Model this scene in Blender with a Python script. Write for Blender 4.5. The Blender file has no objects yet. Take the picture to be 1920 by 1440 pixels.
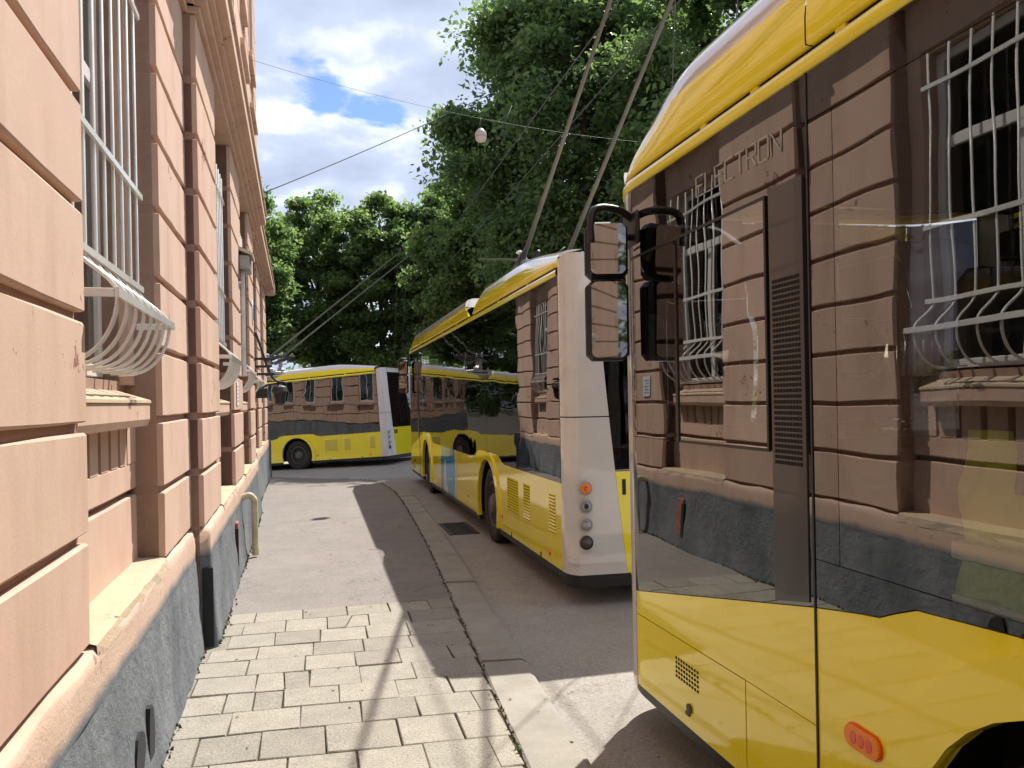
import bpy, bmesh, math, random
import numpy as np
from mathutils import Vector, Matrix

# ------------------------------------------------------------------ camera, sky, sun, exposure
SC = bpy.context.scene
COL = SC.collection
rad = math.radians

cam_d = bpy.data.cameras.new('camera'); cam = bpy.data.objects.new('camera', cam_d); COL.objects.link(cam)
cam.location = (0, 0, 1.70)
YAW, ROLL = rad(14.08), rad(1.08)
cam.rotation_euler = (Matrix.Rotation(-YAW, 4, 'Z') @ Matrix.Rotation(rad(90), 4, 'X') @ Matrix.Rotation(-ROLL, 4, 'Z')).to_euler()
cam_d.sensor_width = 36; cam_d.lens = 1460 / 1920 * 36; cam_d.shift_y = 30 / 1920
cam_d.clip_start = 0.05; cam_d.clip_end = 2000
SC.camera = cam

SUN_DIR = Vector((0.43, 0.47, 0.92)).normalized()
SUN_EL = math.asin(SUN_DIR.z); SUN_AZ = math.atan2(SUN_DIR.x, SUN_DIR.y)     # azimuth from +Y towards +X

world = bpy.data.worlds.new('World'); SC.world = world; world.use_nodes = True
HOLES = [(0.03, 1.59, .088), (0.14, 1.635, .066)]
def build_world():
    nt = world.node_tree; nt.nodes.clear(); N = nt.nodes.new; L = nt.links.new
    out = N('ShaderNodeOutputWorld'); bg = N('ShaderNodeBackground'); L(bg.outputs[0], out.inputs[0])
    sky = N('ShaderNodeTexSky'); sky.sky_type = 'NISHITA'; sky.sun_disc = False
    sky.sun_elevation = SUN_EL; sky.sun_rotation = SUN_AZ; sky.air_density = 1.3; sky.dust_density = 0.3; sky.ozone_density = 2.0
    tc = N('ShaderNodeTexCoord'); sep = N('ShaderNodeSeparateXYZ'); L(tc.outputs['Generated'], sep.inputs[0])
    mx = N('ShaderNodeMath'); mx.operation = 'MAXIMUM'; mx.inputs[1].default_value = 0.0; L(sep.outputs['Z'], mx.inputs[0])
    ad = N('ShaderNodeMath'); ad.operation = 'ADD'; ad.inputs[1].default_value = 0.22; L(mx.outputs[0], ad.inputs[0])
    def div(o):
        d = N('ShaderNodeMath'); d.operation = 'DIVIDE'; L(sep.outputs[o], d.inputs[0]); L(ad.outputs[0], d.inputs[1]); return d
    cb = N('ShaderNodeCombineXYZ'); L(div('X').outputs[0], cb.inputs[0]); L(div('Y').outputs[0], cb.inputs[1])
    mp = N('ShaderNodeMapping'); mp.inputs['Location'].default_value = (2.17, 0.33, 0.0); L(cb.outputs[0], mp.inputs[0])
    n1 = N('ShaderNodeTexNoise'); n1.inputs['Scale'].default_value = 2.1; n1.inputs['Detail'].default_value = 7; n1.inputs['Roughness'].default_value = 0.53
    n1.inputs['Distortion'].default_value = 0.25; L(mp.outputs[0], n1.inputs['Vector'])
    n2 = N('ShaderNodeTexNoise'); n2.inputs['Scale'].default_value = 4.3; n2.inputs['Detail'].default_value = 6; n2.inputs['Roughness'].default_value = 0.5
    mp2 = N('ShaderNodeMapping'); mp2.inputs['Location'].default_value = (7.3, 1.9, 3.0); L(cb.outputs[0], mp2.inputs[0]); L(mp2.outputs[0], n2.inputs['Vector'])
    # coverage: mostly cloud, with gaps
    cov = N('ShaderNodeValToRGB'); cov.color_ramp.elements[0].position = 0.22; cov.color_ramp.elements[1].position = 0.28
    L(n1.outputs['Fac'], cov.inputs[0])
    # one larger torn gap in the cover
    wv = N('ShaderNodeVectorMath'); wv.operation = 'MULTIPLY_ADD'; L(n1.outputs['Color'], wv.inputs[0]); wv.inputs[1].default_value = (.55, .55, 0); L(cb.outputs[0], wv.inputs[2])
    n3 = N('ShaderNodeTexNoise'); n3.inputs['Scale'].default_value = 9; n3.inputs['Detail'].default_value = 6; L(cb.outputs[0], n3.inputs['Vector'])
    wv2 = N('ShaderNodeVectorMath'); wv2.operation = 'MULTIPLY_ADD'; L(n3.outputs['Color'], wv2.inputs[0]); wv2.inputs[1].default_value = (.22, .22, 0); L(wv.outputs[0], wv2.inputs[2])
    holes = None
    for hx, hy, hr in HOLES:
        ds = N('ShaderNodeVectorMath'); ds.operation = 'DISTANCE'; L(wv2.outputs[0], ds.inputs[0]); ds.inputs[1].default_value = (hx + .385, hy + .385, 0)
        mr = N('ShaderNodeMapRange'); mr.interpolation_type = 'SMOOTHSTEP'; L(ds.outputs['Value'], mr.inputs[0]); mr.inputs[1].default_value = hr * .55; mr.inputs[2].default_value = hr * 1.15
        # the noise colour is not flat in z, so keep the distance in the plane
        sz = N('ShaderNodeVectorMath'); sz.operation = 'MULTIPLY'; sz.inputs[1].default_value = (1, 1, 0); L(wv2.outputs[0], sz.inputs[0]); L(sz.outputs[0], ds.inputs[0])
        if holes is None: holes = mr.outputs[0]
        else:
            mu = N('ShaderNodeMath'); mu.operation = 'MULTIPLY'; L(holes, mu.inputs[0]); L(mr.outputs[0], mu.inputs[1]); holes = mu.outputs[0]
    shade = N('ShaderNodeValToRGB')
    e = shade.color_ramp.elements
    e[0].position = 0.30; e[0].color = (0.30, 0.345, 0.46, 1)
    e[1].position = 0.68; e[1].color = (0.70, 0.735, 0.81, 1)
    m = shade.color_ramp.elements.new(0.52); m.color = (0.39, 0.445, 0.575, 1)
    L(n2.outputs['Fac'], shade.inputs[0])
    sm = N('ShaderNodeMix'); sm.data_type = 'RGBA'; sm.blend_type = 'MULTIPLY'; sm.inputs['Factor'].default_value = 1
    L(sky.outputs[0], sm.inputs['A']); sm.inputs['B'].default_value = (0.065, 0.072, 0.088, 1)
    cm = N('ShaderNodeMath'); cm.operation = 'MULTIPLY'; L(cov.outputs[0], cm.inputs[0]); L(holes, cm.inputs[1])
    mix = N('ShaderNodeMix'); mix.data_type = 'RGBA'; L(cm.outputs[0], mix.inputs['Factor']); L(sm.outputs['Result'], mix.inputs['A']); L(shade.outputs[0], mix.inputs['B'])
    L(mix.outputs['Result'], bg.inputs[0]); bg.inputs[1].default_value = 1.0
build_world()

sun_d = bpy.data.lights.new('sun', 'SUN'); sun_d.energy = 4.4; sun_d.angle = rad(0.55); sun_d.color = (1.0, 0.95, 0.87)
sun = bpy.data.objects.new('sun', sun_d); COL.objects.link(sun)
sun.rotation_euler = SUN_DIR.to_track_quat('Z', 'Y').to_euler(); sun.location = (20, 25, 60)

SC.view_settings.view_transform = 'Standard'; SC.view_settings.look = 'None'
SC.view_settings.exposure = 0.85; SC.view_settings.gamma = 1.0; SC.view_settings.use_curve_mapping = False
SC.render.engine = 'CYCLES'
SC.cycles.max_bounces = 8; SC.cycles.transparent_max_bounces = 16; SC.cycles.use_denoising = True
SC.cycles.sample_clamp_indirect = 8

RNG = random.Random(7)

# ------------------------------------------------------------------ materials
MATS = {}
def nodes(name):
    m = bpy.data.materials.new(name); m.use_nodes = True; nt = m.node_tree
    MATS[name] = m
    return m, nt, nt.nodes['Principled BSDF']
def noise(nt, scale, detail=4, rough=0.55, coord='Object', loc=(0, 0, 0), sc=(1, 1, 1), dist=0.0):
    tc = nt.nodes.new('ShaderNodeTexCoord'); mp = nt.nodes.new('ShaderNodeMapping')
    mp.inputs['Location'].default_value = loc; mp.inputs['Scale'].default_value = sc
    n = nt.nodes.new('ShaderNodeTexNoise'); n.inputs['Scale'].default_value = scale; n.inputs['Detail'].default_value = detail
    n.inputs['Roughness'].default_value = rough; n.inputs['Distortion'].default_value = dist
    if coord == 'World':
        g = nt.nodes.new('ShaderNodeNewGeometry'); nt.links.new(g.outputs['Position'], mp.inputs[0])
    else:
        nt.links.new(tc.outputs[coord], mp.inputs[0])
    nt.links.new(mp.outputs[0], n.inputs['Vector'])
    return n.outputs['Fac']
def ramp(nt, fac, stops):
    r = nt.nodes.new('ShaderNodeValToRGB'); e = r.color_ramp.elements
    e[0].position, e[0].color = stops[0][0], stops[0][1]
    e[1].position, e[1].color = stops[-1][0], stops[-1][1]
    for p, c in stops[1:-1]:
        x = e.new(p); x.color = c
    nt.links.new(fac, r.inputs[0]); return r.outputs[0]
def mix(nt, fac, a, b, mode='MIX'):
    m = nt.nodes.new('ShaderNodeMix'); m.data_type = 'RGBA'; m.blend_type = mode
    for sock, v in (('Factor', fac), ('A', a), ('B', b)):
        if hasattr(v, 'is_linked') or isinstance(v, bpy.types.NodeSocket): nt.links.new(v, m.inputs[sock])
        elif sock == 'Factor': m.inputs[sock].default_value = v
        else: m.inputs[sock].default_value = (*v[:3], 1)
    return m.outputs['Result']
def bump(nt, bs, h, strength=0.3, dist=0.01):
    b = nt.nodes.new('ShaderNodeBump'); b.inputs['Strength'].default_value = strength; b.inputs['Distance'].default_value = dist
    nt.links.new(h, b.inputs['Height'])
    nt.links.new(b.outputs[0], bs.inputs['Normal'])
    return b
def c4(r, g, b): return (r, g, b, 1)
W0, W1 = c4(0, 0, 0), c4(1, 1, 1)

def plain(name, col, rough=0.5, metal=0.0, coat=0.0, spec=None, var=0.0, scale=6, bumpy=0.0):
    m, nt, bs = nodes(name)
    bs.inputs['Roughness'].default_value = rough; bs.inputs['Metallic'].default_value = metal
    bs.inputs['Coat Weight'].default_value = coat
    if spec is not None: bs.inputs['Specular IOR Level'].default_value = spec
    if var:
        f = noise(nt, scale, 5, coord='World')
        lo = tuple(max(0, c * (1 - var)) for c in col); hi = tuple(min(1, c * (1 + var)) for c in col)
        nt.links.new(ramp(nt, f, [(0.3, c4(*lo)), (0.7, c4(*hi))]), bs.inputs['Base Color'])
        if bumpy: bump(nt, bs, noise(nt, scale * 8, 4, coord='World'), bumpy, 0.01)
    else:
        bs.inputs['Base Color'].default_value = c4(*col)
    return m

def stucco(name, base, warm, pink, chip, chips=True, rough_bump=0.14, moss=False):
    m, nt, bs = nodes(name)
    big = noise(nt, 0.9, 4, 0.6, 'World'); mid = noise(nt, 5.5, 6, 0.65, 'World', (3, 1, 2)); streak = noise(nt, 1.3, 4, 0.6, 'World', (5, 5, 0), (2.2, 2.2, 0.5))
    col = ramp(nt, big, [(0.35, c4(*base)), (0.5, c4(*warm)), (0.66, c4(*pink))])
    col = mix(nt, ramp(nt, mid, [(0.35, c4(.0, .0, .0)), (0.75, c4(.5, .5, .5))]), col, tuple(c * 0.86 for c in warm))
    col = mix(nt, ramp(nt, streak, [(0.48, W0), (0.7, c4(.7, .7, .7))]), col, tuple(c * q for c, q in zip(base, (.80, .74, .72))))
    h = noise(nt, 60, 5, 0.6, 'World')
    if chips:
        a = noise(nt, 11, 6, 0.7, 'World', (9, 2, 4)); b = noise(nt, 1.3, 2, 0.5, 'World', (14, 7, 3))
        ma = nt.nodes.new('ShaderNodeMath'); ma.operation = 'MULTIPLY'; nt.links.new(a, ma.inputs[0]); nt.links.new(b, ma.inputs[1])
        msk = ramp(nt, ma.outputs[0], [(0.375, W0), (0.388, W1)])
        col = mix(nt, msk, col, chip)
    if moss:      # grey paint carried up over the lower edge of the lip, with a ragged, sprayed border
        g = nt.nodes.new('ShaderNodeNewGeometry'); sp = nt.nodes.new('ShaderNodeSeparateXYZ'); nt.links.new(g.outputs['Position'], sp.inputs[0])
        w = nt.nodes.new('ShaderNodeMath'); w.operation = 'MULTIPLY_ADD'; nt.links.new(noise(nt, 3.5, 5, .6, 'World', (8, 8, 8)), w.inputs[0]); w.inputs[1].default_value = -.09; nt.links.new(sp.outputs['Z'], w.inputs[2])
        col = mix(nt, ramp(nt, w.outputs[0], [(0.60, W1), (0.655, W0)]), col, (.135, .148, .165))
    nt.links.new(col, bs.inputs['Base Color'])
    bs.inputs['Roughness'].default_value = 0.88; bs.inputs['Specular IOR Level'].default_value = 0.25
    bump(nt, bs, h, rough_bump, 0.006)
    return m
stucco('pink_plaster', (.56, .39, .298), (.595, .42, .318), (.58, .375, .295), (.27, .13, .10))
stucco('plinth_lip', (.56, .41, .315), (.56, .395, .31), (.58, .43, .32), (.30, .22, .15), rough_bump=0.6, moss=True)
stucco('groove_shade_plaster', (.36, .235, .175), (.34, .22, .165), (.36, .23, .175), (.2, .1, .07), chips=False)  # wall plaster darkened: the shadow inside the joints is put into the colour
stucco('ledge_stone', (.56, .44, .30), (.52, .39, .27), (.48, .39, .29), (.16, .13, .09), rough_bump=0.9)

def plinth_mat():
    m, nt, bs = nodes('plinth_grey')
    a = noise(nt, 2.3, 6, 0.65, 'World', sc=(1, 1, 0.6)); b = noise(nt, 14, 6, 0.7, 'World', (3, 3, 3))
    col = ramp(nt, a, [(0.3, c4(.075, .085, .10)), (0.5, c4(.145, .158, .173)), (0.72, c4(.215, .227, .233))])
    col = mix(nt, ramp(nt, b, [(0.62, W0), (0.68, W1)]), col, (.09, .095, .10))
    col = mix(nt, ramp(nt, noise(nt, 30, 4, 0.7, 'World', (1, 8, 2)), [(0.68, W0), (0.76, c4(.7, .7, .7))]), col, (.33, .325, .31))
    nt.links.new(col, bs.inputs['Base Color']); bs.inputs['Roughness'].default_value = 0.8
    hh = nt.nodes.new('ShaderNodeMath'); hh.operation = 'ADD'; nt.links.new(a, hh.inputs[0]); nt.links.new(b, hh.inputs[1])
    bump(nt, bs, hh.outputs[0], 0.7, 0.03)
plinth_mat()

def asphalt(name, base, seed, light=0.0):
    m, nt, bs = nodes(name)
    big = noise(nt, 0.35, 5, 0.6, 'World', (seed, 0, 0)); mid = noise(nt, 2.6, 6, 0.65, 'World', (0, seed, 0)); fine = noise(nt, 75, 5, 0.75, 'World')
    col = ramp(nt, big, [(0.3, c4(*[c * .78 for c in base])), (0.7, c4(*[c * 1.2 for c in base]))])
    col = mix(nt, ramp(nt, mid, [(0.4, W0), (0.72, c4(.75, .75, .75))]), col, tuple(c * 0.62 for c in base))
    col = mix(nt, ramp(nt, fine, [(0.35, W0), (0.65, c4(.7, .7, .7))]), col, tuple(min(1, c * 1.75) for c in base))
    v = nt.nodes.new('ShaderNodeTexVoronoi'); v.feature = 'DISTANCE_TO_EDGE'; v.inputs['Scale'].default_value = 0.55
    g = nt.nodes.new('ShaderNodeNewGeometry'); mp = nt.nodes.new('ShaderNodeMapping'); nt.links.new(g.outputs['Position'], mp.inputs[0])
    wob = nt.nodes.new('ShaderNodeTexNoise'); wob.inputs['Scale'].default_value = 3; wob.inputs['Detail'].default_value = 4; nt.links.new(mp.outputs[0], wob.inputs['Vector'])
    av = nt.nodes.new('ShaderNodeVectorMath'); av.operation = 'ADD'; nt.links.new(mp.outputs[0], av.inputs[0]); nt.links.new(wob.outputs['Color'], av.inputs[1]); nt.links.new(av.outputs[0], v.inputs['Vector'])
    crack = ramp(nt, v.outputs['Distance'], [(0.001, c4(.5, .5, .5)), (0.005, W0)])
    col = mix(nt, crack, col, tuple(c * 0.35 for c in base))
    nt.links.new(col, bs.inputs['Base Color']); bs.inputs['Roughness'].default_value = 0.85; bs.inputs['Specular IOR Level'].default_value = 0.3
    bump(nt, bs, fine, 0.55, 0.006)
asphalt('road_asphalt', (.25, .23, .205), 2.0)
asphalt('walk_asphalt', (.18, .162, .148), 5.0)

def paver_mats():
    for i, base in enumerate([(.345, .32, .268), (.325, .298, .25), (.365, .335, .28), (.30, .275, .232)]):
        m, nt, bs = nodes('paver_%d' % i)
        a = noise(nt, 7, 5, 0.6, 'World', (i, 0, 0)); f = noise(nt, 90, 4, 0.75, 'World')
        col = ramp(nt, a, [(0.3, c4(*[c * .85 for c in base])), (0.7, c4(*[c * 1.1 for c in base]))])
        col = mix(nt, ramp(nt, f, [(0.38, c4(.85, .85, .85)), (0.55, W0)]), col, tuple(c * 0.5 for c in base))
        nt.links.new(col, bs.inputs['Base Color']); bs.inputs['Roughness'].default_value = 0.85; bs.inputs['Specular IOR Level'].default_value = .25
        bump(nt, bs, f, 0.5, 0.006)
paver_mats()
def kerb_mat():
    m, nt, bs = nodes('kerb_concrete')
    a = noise(nt, 3, 6, 0.65, 'World'); f = noise(nt, 110, 4, 0.7, 'World')
    col = ramp(nt, a, [(0.3, c4(.22, .205, .175)), (0.7, c4(.34, .315, .27))])
    col = mix(nt, ramp(nt, f, [(0.36, c4(.6, .6, .6)), (0.52, W0)]), col, (.24, .22, .18))
    nt.links.new(col, bs.inputs['Base Color']); bs.inputs['Roughness'].default_value = 0.85
    bump(nt, bs, f, 0.5, 0.006)
kerb_mat()
plain('joint_soil', (.085, .075, .045), 0.95, var=.4, scale=5, bumpy=.6)
plain('moss', (.10, .13, .03), 0.95, var=.5, scale=20, bumpy=.8)

def paint(name, col, dirt=(.25, .2, .08), rough=0.22, amount=.16):
    m, nt, bs = nodes(name)
    a = noise(nt, 1.6, 6, 0.7, 'World', sc=(1, 1, 1.5))
    c = mix(nt, ramp(nt, a, [(0.45, W0), (0.85, c4(amount, amount, amount))]), col, dirt)
    nt.links.new(c, bs.inputs['Base Color'])
    nt.links.new(ramp(nt, noise(nt, 5, 5, 0.6, 'World'), [(0.3, c4(rough * .7, 0, 0)), (0.75, c4(rough * 1.5, 0, 0))]), bs.inputs['Roughness'])
    bs.inputs['Coat Weight'].default_value = 0.55; bs.inputs['Coat Roughness'].default_value = 0.07
    b = bump(nt, bs, noise(nt, 1.7, 2, 0.4, 'World'), 0.10, 0.02)
    nt.links.new(b.outputs[0], bs.inputs['Coat Normal'])
paint('yellow_paint', (.92, .775, .025), (.5, .4, .05), amount=.12)
paint('white_paint', (.66, .64, .61), (.40, .36, .30), amount=.3)
paint('blue_ad', (.10, .40, .68), (.06, .3, .55))
paint('white_ad', (.7, .72, .7), (.4, .5, .55))
plain('black_plastic', (.012, .012, .013), 0.42)
plain('rubber', (.022, .021, .02), 0.82, var=.5, scale=9)
plain('dark_underbody', (.012, .012, .011), 0.9)
plain('pillar_satin', (.045, .04, .038), 0.3, coat=.25)
plain('vent_dark', (.006, .005, .006), 0.8)
plain('rim_steel', (.13, .12, .115), 0.55, metal=.6, var=.3, scale=14)
plain('grey_metal', (.30, .29, .28), 0.45, metal=.5, var=.2, scale=6)
plain('pole_fibre', (.12, .115, .095), 0.6, var=.2, scale=3)
plain('amber_lens', (.90, .25, .004), 0.3, coat=.2)
plain('red_lens', (.75, .07, .02), 0.15, coat=.7)
plain('dark_red_lens', (.12, .03, .03), 0.2, coat=.7)
plain('smoke_lens', (.055, .045, .042), 0.25, coat=.5)
plain('clear_lens', (.30, .29, .28), 0.15, coat=.7, metal=.2)
plain('lens_ring', (.40, .39, .37), 0.35)
plain('letter_grey', (.42, .40, .37), 0.45)
plain('number_black', (.01, .01, .01), 0.6)
plain('seat_fabric', (.06, .06, .065), 0.9)
plain('interior_grey', (.05, .05, .048), 0.85)
plain('hi_vis', (.78, .92, .07), 0.7, var=.15, scale=10)
plain('hi_vis_stripe', (.75, .76, .74), 0.4)
paint('grille_white', (.74, .73, .69), (.33, .20, .11), .45, .55)
plain('window_frame', (.62, .60, .56), 0.5)
plain('iron_black', (.02, .02, .022), 0.5)
plain('plastic_sign', (.78, .80, .80), 0.35)
plain('sign_blue', (.06, .18, .5), 0.4)
plain('pipe_cream', (.56, .50, .33), 0.45, var=.2, scale=12)
plain('bare_dark', (.02, .021, .024), 0.85)
plain('brick_patch', (.33, .13, .09), 0.9, var=.3, scale=20)
plain('wire_dark', (.05, .05, .055), 0.6)
plain('lamp_opal', (.45, .38, .36), 0.35)
plain('paper_white', (.7, .72, .74), 0.7)
plain('grating_iron', (.035, .033, .03), 0.7, var=.4, scale=12)
def curtain():
    m, nt, bs = nodes('net_curtain')
    w = nt.nodes.new('ShaderNodeTexWave'); w.inputs['Scale'].default_value = 6; w.bands_direction = 'Y'; w.inputs['Distortion'].default_value = 1.2
    tc = nt.nodes.new('ShaderNodeTexCoord'); nt.links.new(tc.outputs['Object'], w.inputs['Vector'])
    nt.links.new(ramp(nt, w.outputs['Fac'], [(0, c4(.14, .14, .12)), (1, c4(.34, .34, .30))]), bs.inputs['Base Color']); bs.inputs['Roughness'].default_value = .9
curtain()

def glass_mat(name, tint, ior, wob=0.09):
    m = bpy.data.materials.new(name); m.use_nodes = True; nt = m.node_tree; nt.nodes.clear(); N = nt.nodes.new; L = nt.links.new
    MATS[name] = m
    out = N('ShaderNodeOutputMaterial'); mx = N('ShaderNodeMixShader'); fr = N('ShaderNodeFresnel'); fr.inputs['IOR'].default_value = ior
    tr = N('ShaderNodeBsdfTransparent'); tr.inputs[0].default_value = c4(*tint); gl = N('ShaderNodeBsdfGlossy'); gl.inputs['Roughness'].default_value = 0.0
    gl.inputs['Color'].default_value = (0.95, 0.92, 0.89, 1)
    f = noise(nt, 1.1, 2, 0.4, 'World'); b = N('ShaderNodeBump'); b.inputs['Strength'].default_value = wob; b.inputs['Distance'].default_value = 0.05
    L(f, b.inputs['Height']); L(b.outputs[0], gl.inputs['Normal'])
    L(fr.outputs[0], mx.inputs[0]); L(tr.outputs[0], mx.inputs[1]); L(gl.outputs[0], mx.inputs[2]); L(mx.outputs[0], out.inputs[0])
glass_mat('tinted_glass', (.04, .04, .045), 2.35)
glass_mat('cab_glass', (.16, .165, .16), 2.35)
glass_mat('clear_pane', (.92, .95, .90), 2.5)
glass_mat('pane_glass', (.26, .275, .26), 2.95)
glass_mat('house_glass', (.45, .47, .46), 1.9, .03)
def mirror():
    m, nt, bs = nodes('mirror_glass'); bs.inputs['Base Color'].default_value = c4(.21, .20, .19); bs.inputs['Metallic'].default_value = 1; bs.inputs['Roughness'].default_value = 0.02
mirror()

def leaf_mat(name, dark, light, trans):
    m = bpy.data.materials.new(name); m.use_nodes = True; nt = m.node_tree; nt.nodes.clear(); N = nt.nodes.new; L = nt.links.new
    MATS[name] = m
    out = N('ShaderNodeOutputMaterial'); mx = N('ShaderNodeMixShader'); mx.inputs[0].default_value = 0.56
    at = N('ShaderNodeAttribute'); at.attribute_name = 'tone'
    col = ramp(nt, at.outputs['Fac'], [(0.0, c4(*dark)), (1.0, c4(*light))])
    big = noise(nt, 0.35, 3, 0.5, 'World')
    col = mix(nt, ramp(nt, big, [(0.4, W0), (0.75, c4(.7, .7, .7))]), col, light)
    d = N('ShaderNodeBsdfPrincipled'); d.inputs['Roughness'].default_value = 0.45; d.inputs['Specular IOR Level'].default_value = .35; L(col, d.inputs['Base Color'])
    t = N('ShaderNodeBsdfTranslucent'); tm = mix(nt, 1.0, col, trans, 'MULTIPLY'); L(tm, t.inputs[0])
    L(d.outputs[0], mx.inputs[1]); L(t.outputs[0], mx.inputs[2]); L(mx.outputs[0], out.inputs[0])
leaf_mat('leaf_dark', (.050, .088, .052), (.13, .178, .075), (2.0, 2.2, 1.3))
leaf_mat('leaf_mid', (.062, .105, .056), (.155, .205, .078), (1.9, 2.1, 1.15))
leaf_mat('leaf_pale', (.06, .12, .03), (.13, .22, .05), (1.9, 2.1, .8))
plain('bark', (.075, .06, .048), 0.95, var=.4, scale=7, bumpy=.8)

# ------------------------------------------------------------------ mesh helpers
def link(name, me, mat, parent=None, smooth=False):
    o = bpy.data.objects.new(name, me); COL.objects.link(o)
    if mat is not None and not me.materials:
        me.materials.append(MATS[mat])
    if smooth:
        me.polygons.foreach_set('use_smooth', [True] * len(me.polygons))
    if parent: o.parent = parent
    return o
def tag(o, label, cat, group=None):
    o['label'] = label; o['category'] = cat
    if group: o['group'] = group
    return o
def struct(o, kind='structure'): o['kind'] = kind; return o
def empty(name, loc=(0, 0, 0), rot=(0, 0, 0), parent=None):
    o = bpy.data.objects.new(name, None); COL.objects.link(o); o.location = loc; o.rotation_euler = rot; o.empty_display_size = .2
    if parent: o.parent = parent
    return o
def frombm(name, bm, mat, parent=None, smooth=False):
    me = bpy.data.meshes.new(name); bm.normal_update(); bm.to_mesh(me); bm.free()
    return link(name, me, mat, parent, smooth)
def box_into(bm, a, b, bev=0.0):
    x0, y0, z0 = a; x1, y1, z1 = b
    vs = [bm.verts.new(p) for p in ((x0, y0, z0), (x1, y0, z0), (x1, y1, z0), (x0, y1, z0), (x0, y0, z1), (x1, y0, z1), (x1, y1, z1), (x0, y1, z1))]
    fs = [bm.faces.new([vs[i] for i in f]) for f in ((3, 2, 1, 0), (4, 5, 6, 7), (0, 1, 5, 4), (1, 2, 6, 5), (2, 3, 7, 6), (3, 0, 4, 7))]
    if bev:
        es = list({e for f in fs for e in f.edges})
        bmesh.ops.bevel(bm, geom=es, offset=bev, segments=1, profile=0.5, affect='EDGES')
def box(name, a, b, mat, parent=None, bev=0.0):
    bm = bmesh.new(); box_into(bm, a, b, bev)
    bmesh.ops.recalc_face_normals(bm, faces=bm.faces)
    return frombm(name, bm, mat, parent)
def tube_into(bm, pts, r, seg=8, cap=True):
    pts = [Vector(p) for p in pts]; rr = r if isinstance(r, (list, tuple)) else [r] * len(pts)
    rings = []; up = None
    for i, p in enumerate(pts):
        d = (pts[min(i + 1, len(pts) - 1)] - pts[max(i - 1, 0)]).normalized()
        if up is None: up = Vector((0, 0, 1)) if abs(d.z) < .9 else Vector((1, 0, 0))
        a = d.cross(up).normalized(); b = a.cross(d).normalized(); up = b
        rings.append([bm.verts.new(p + (a * math.cos(t) + b * math.sin(t)) * rr[i]) for t in [2 * math.pi * k / seg for k in range(seg)]])
    for i in range(len(rings) - 1):
        for k in range(seg):
            bm.faces.new((rings[i][k], rings[i][(k + 1) % seg], rings[i + 1][(k + 1) % seg], rings[i + 1][k]))
    if cap:
        bm.faces.new(list(reversed(rings[0]))); bm.faces.new(rings[-1])
def tube(name, pts, r, mat, parent=None, seg=8):
    bm = bmesh.new(); tube_into(bm, pts, r, seg); bmesh.ops.recalc_face_normals(bm, faces=bm.faces)
    return frombm(name, bm, mat, parent, True)
def lathe_into(bm, prof, axis_o, axis, seg=32):
    axis = Vector(axis).normalized(); o = Vector(axis_o); a = axis.orthogonal().normalized(); b = axis.cross(a)
    rings = []
    for (r, h) in prof:
        rings.append([bm.verts.new(o + axis * h + (a * math.cos(t) + b * math.sin(t)) * r) for t in [2 * math.pi * k / seg for k in range(seg)]])
    for i in range(len(rings) - 1):
        for k in range(seg):
            bm.faces.new((rings[i][k], rings[i][(k + 1) % seg], rings[i + 1][(k + 1) % seg], rings[i + 1][k]))
    bm.faces.new(rings[-1]); bm.faces.new(list(reversed(rings[0])))
def lathe(name, prof, o, axis, mat, parent=None, seg=32, smooth=False):
    bm = bmesh.new(); lathe_into(bm, prof, o, axis, seg); bmesh.ops.recalc_face_normals(bm, faces=bm.faces)
    return frombm(name, bm, mat, parent, smooth)
def prism(name, pts, axis, a0, a1, mat, parent=None):
    """extrude a polygon of 2-D points along one axis ('x','y','z')"""
    def P(p, h): return {'x': (h, p[0], p[1]), 'y': (p[0], h, p[1]), 'z': (p[0], p[1], h)}[axis]
    bm = bmesh.new(); A = [bm.verts.new(P(p, a0)) for p in pts]; B = [bm.verts.new(P(p, a1)) for p in pts]
    bm.faces.new(A); bm.faces.new(list(reversed(B)))
    for i in range(len(pts)): bm.faces.new((A[i], B[i], B[(i + 1) % len(pts)], A[(i + 1) % len(pts)]))
    bmesh.ops.recalc_face_normals(bm, faces=bm.faces)
    return frombm(name, bm, mat, parent)

# ------------------------------------------------------------------ ground
def smooth01(t): t = max(0., min(1., t)); return t * t * (3 - 2 * t)
ROAD_Z = -0.06
def road_z(x, y):
    k = smooth01((y - 16.5) / 6.0)
    return ROAD_Z + k * (-0.30 + 0.062 * max(-14., min(6., x)))
def make_road():
    xs = sorted(set([-140, -80, -40, -25] + [x * 1.0 for x in range(-18, 19)] + [24, 34, 50, 90, 160])); ys = sorted(set([-60, -30, -15, -6, 0, 4, 8, 12] + [14 + i * .75 for i in range(16)] + [28, 32, 38, 46, 60, 90, 140, 300]))
    bm = bmesh.new(); g = [[bm.verts.new((x, y, road_z(x, y))) for x in xs] for y in ys]
    for j in range(len(ys) - 1):
        for i in range(len(xs) - 1): bm.faces.new((g[j][i], g[j][i + 1], g[j + 1][i + 1], g[j + 1][i]))
    struct(frombm('road', bm, 'road_asphalt', None, True))
make_road()

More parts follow.
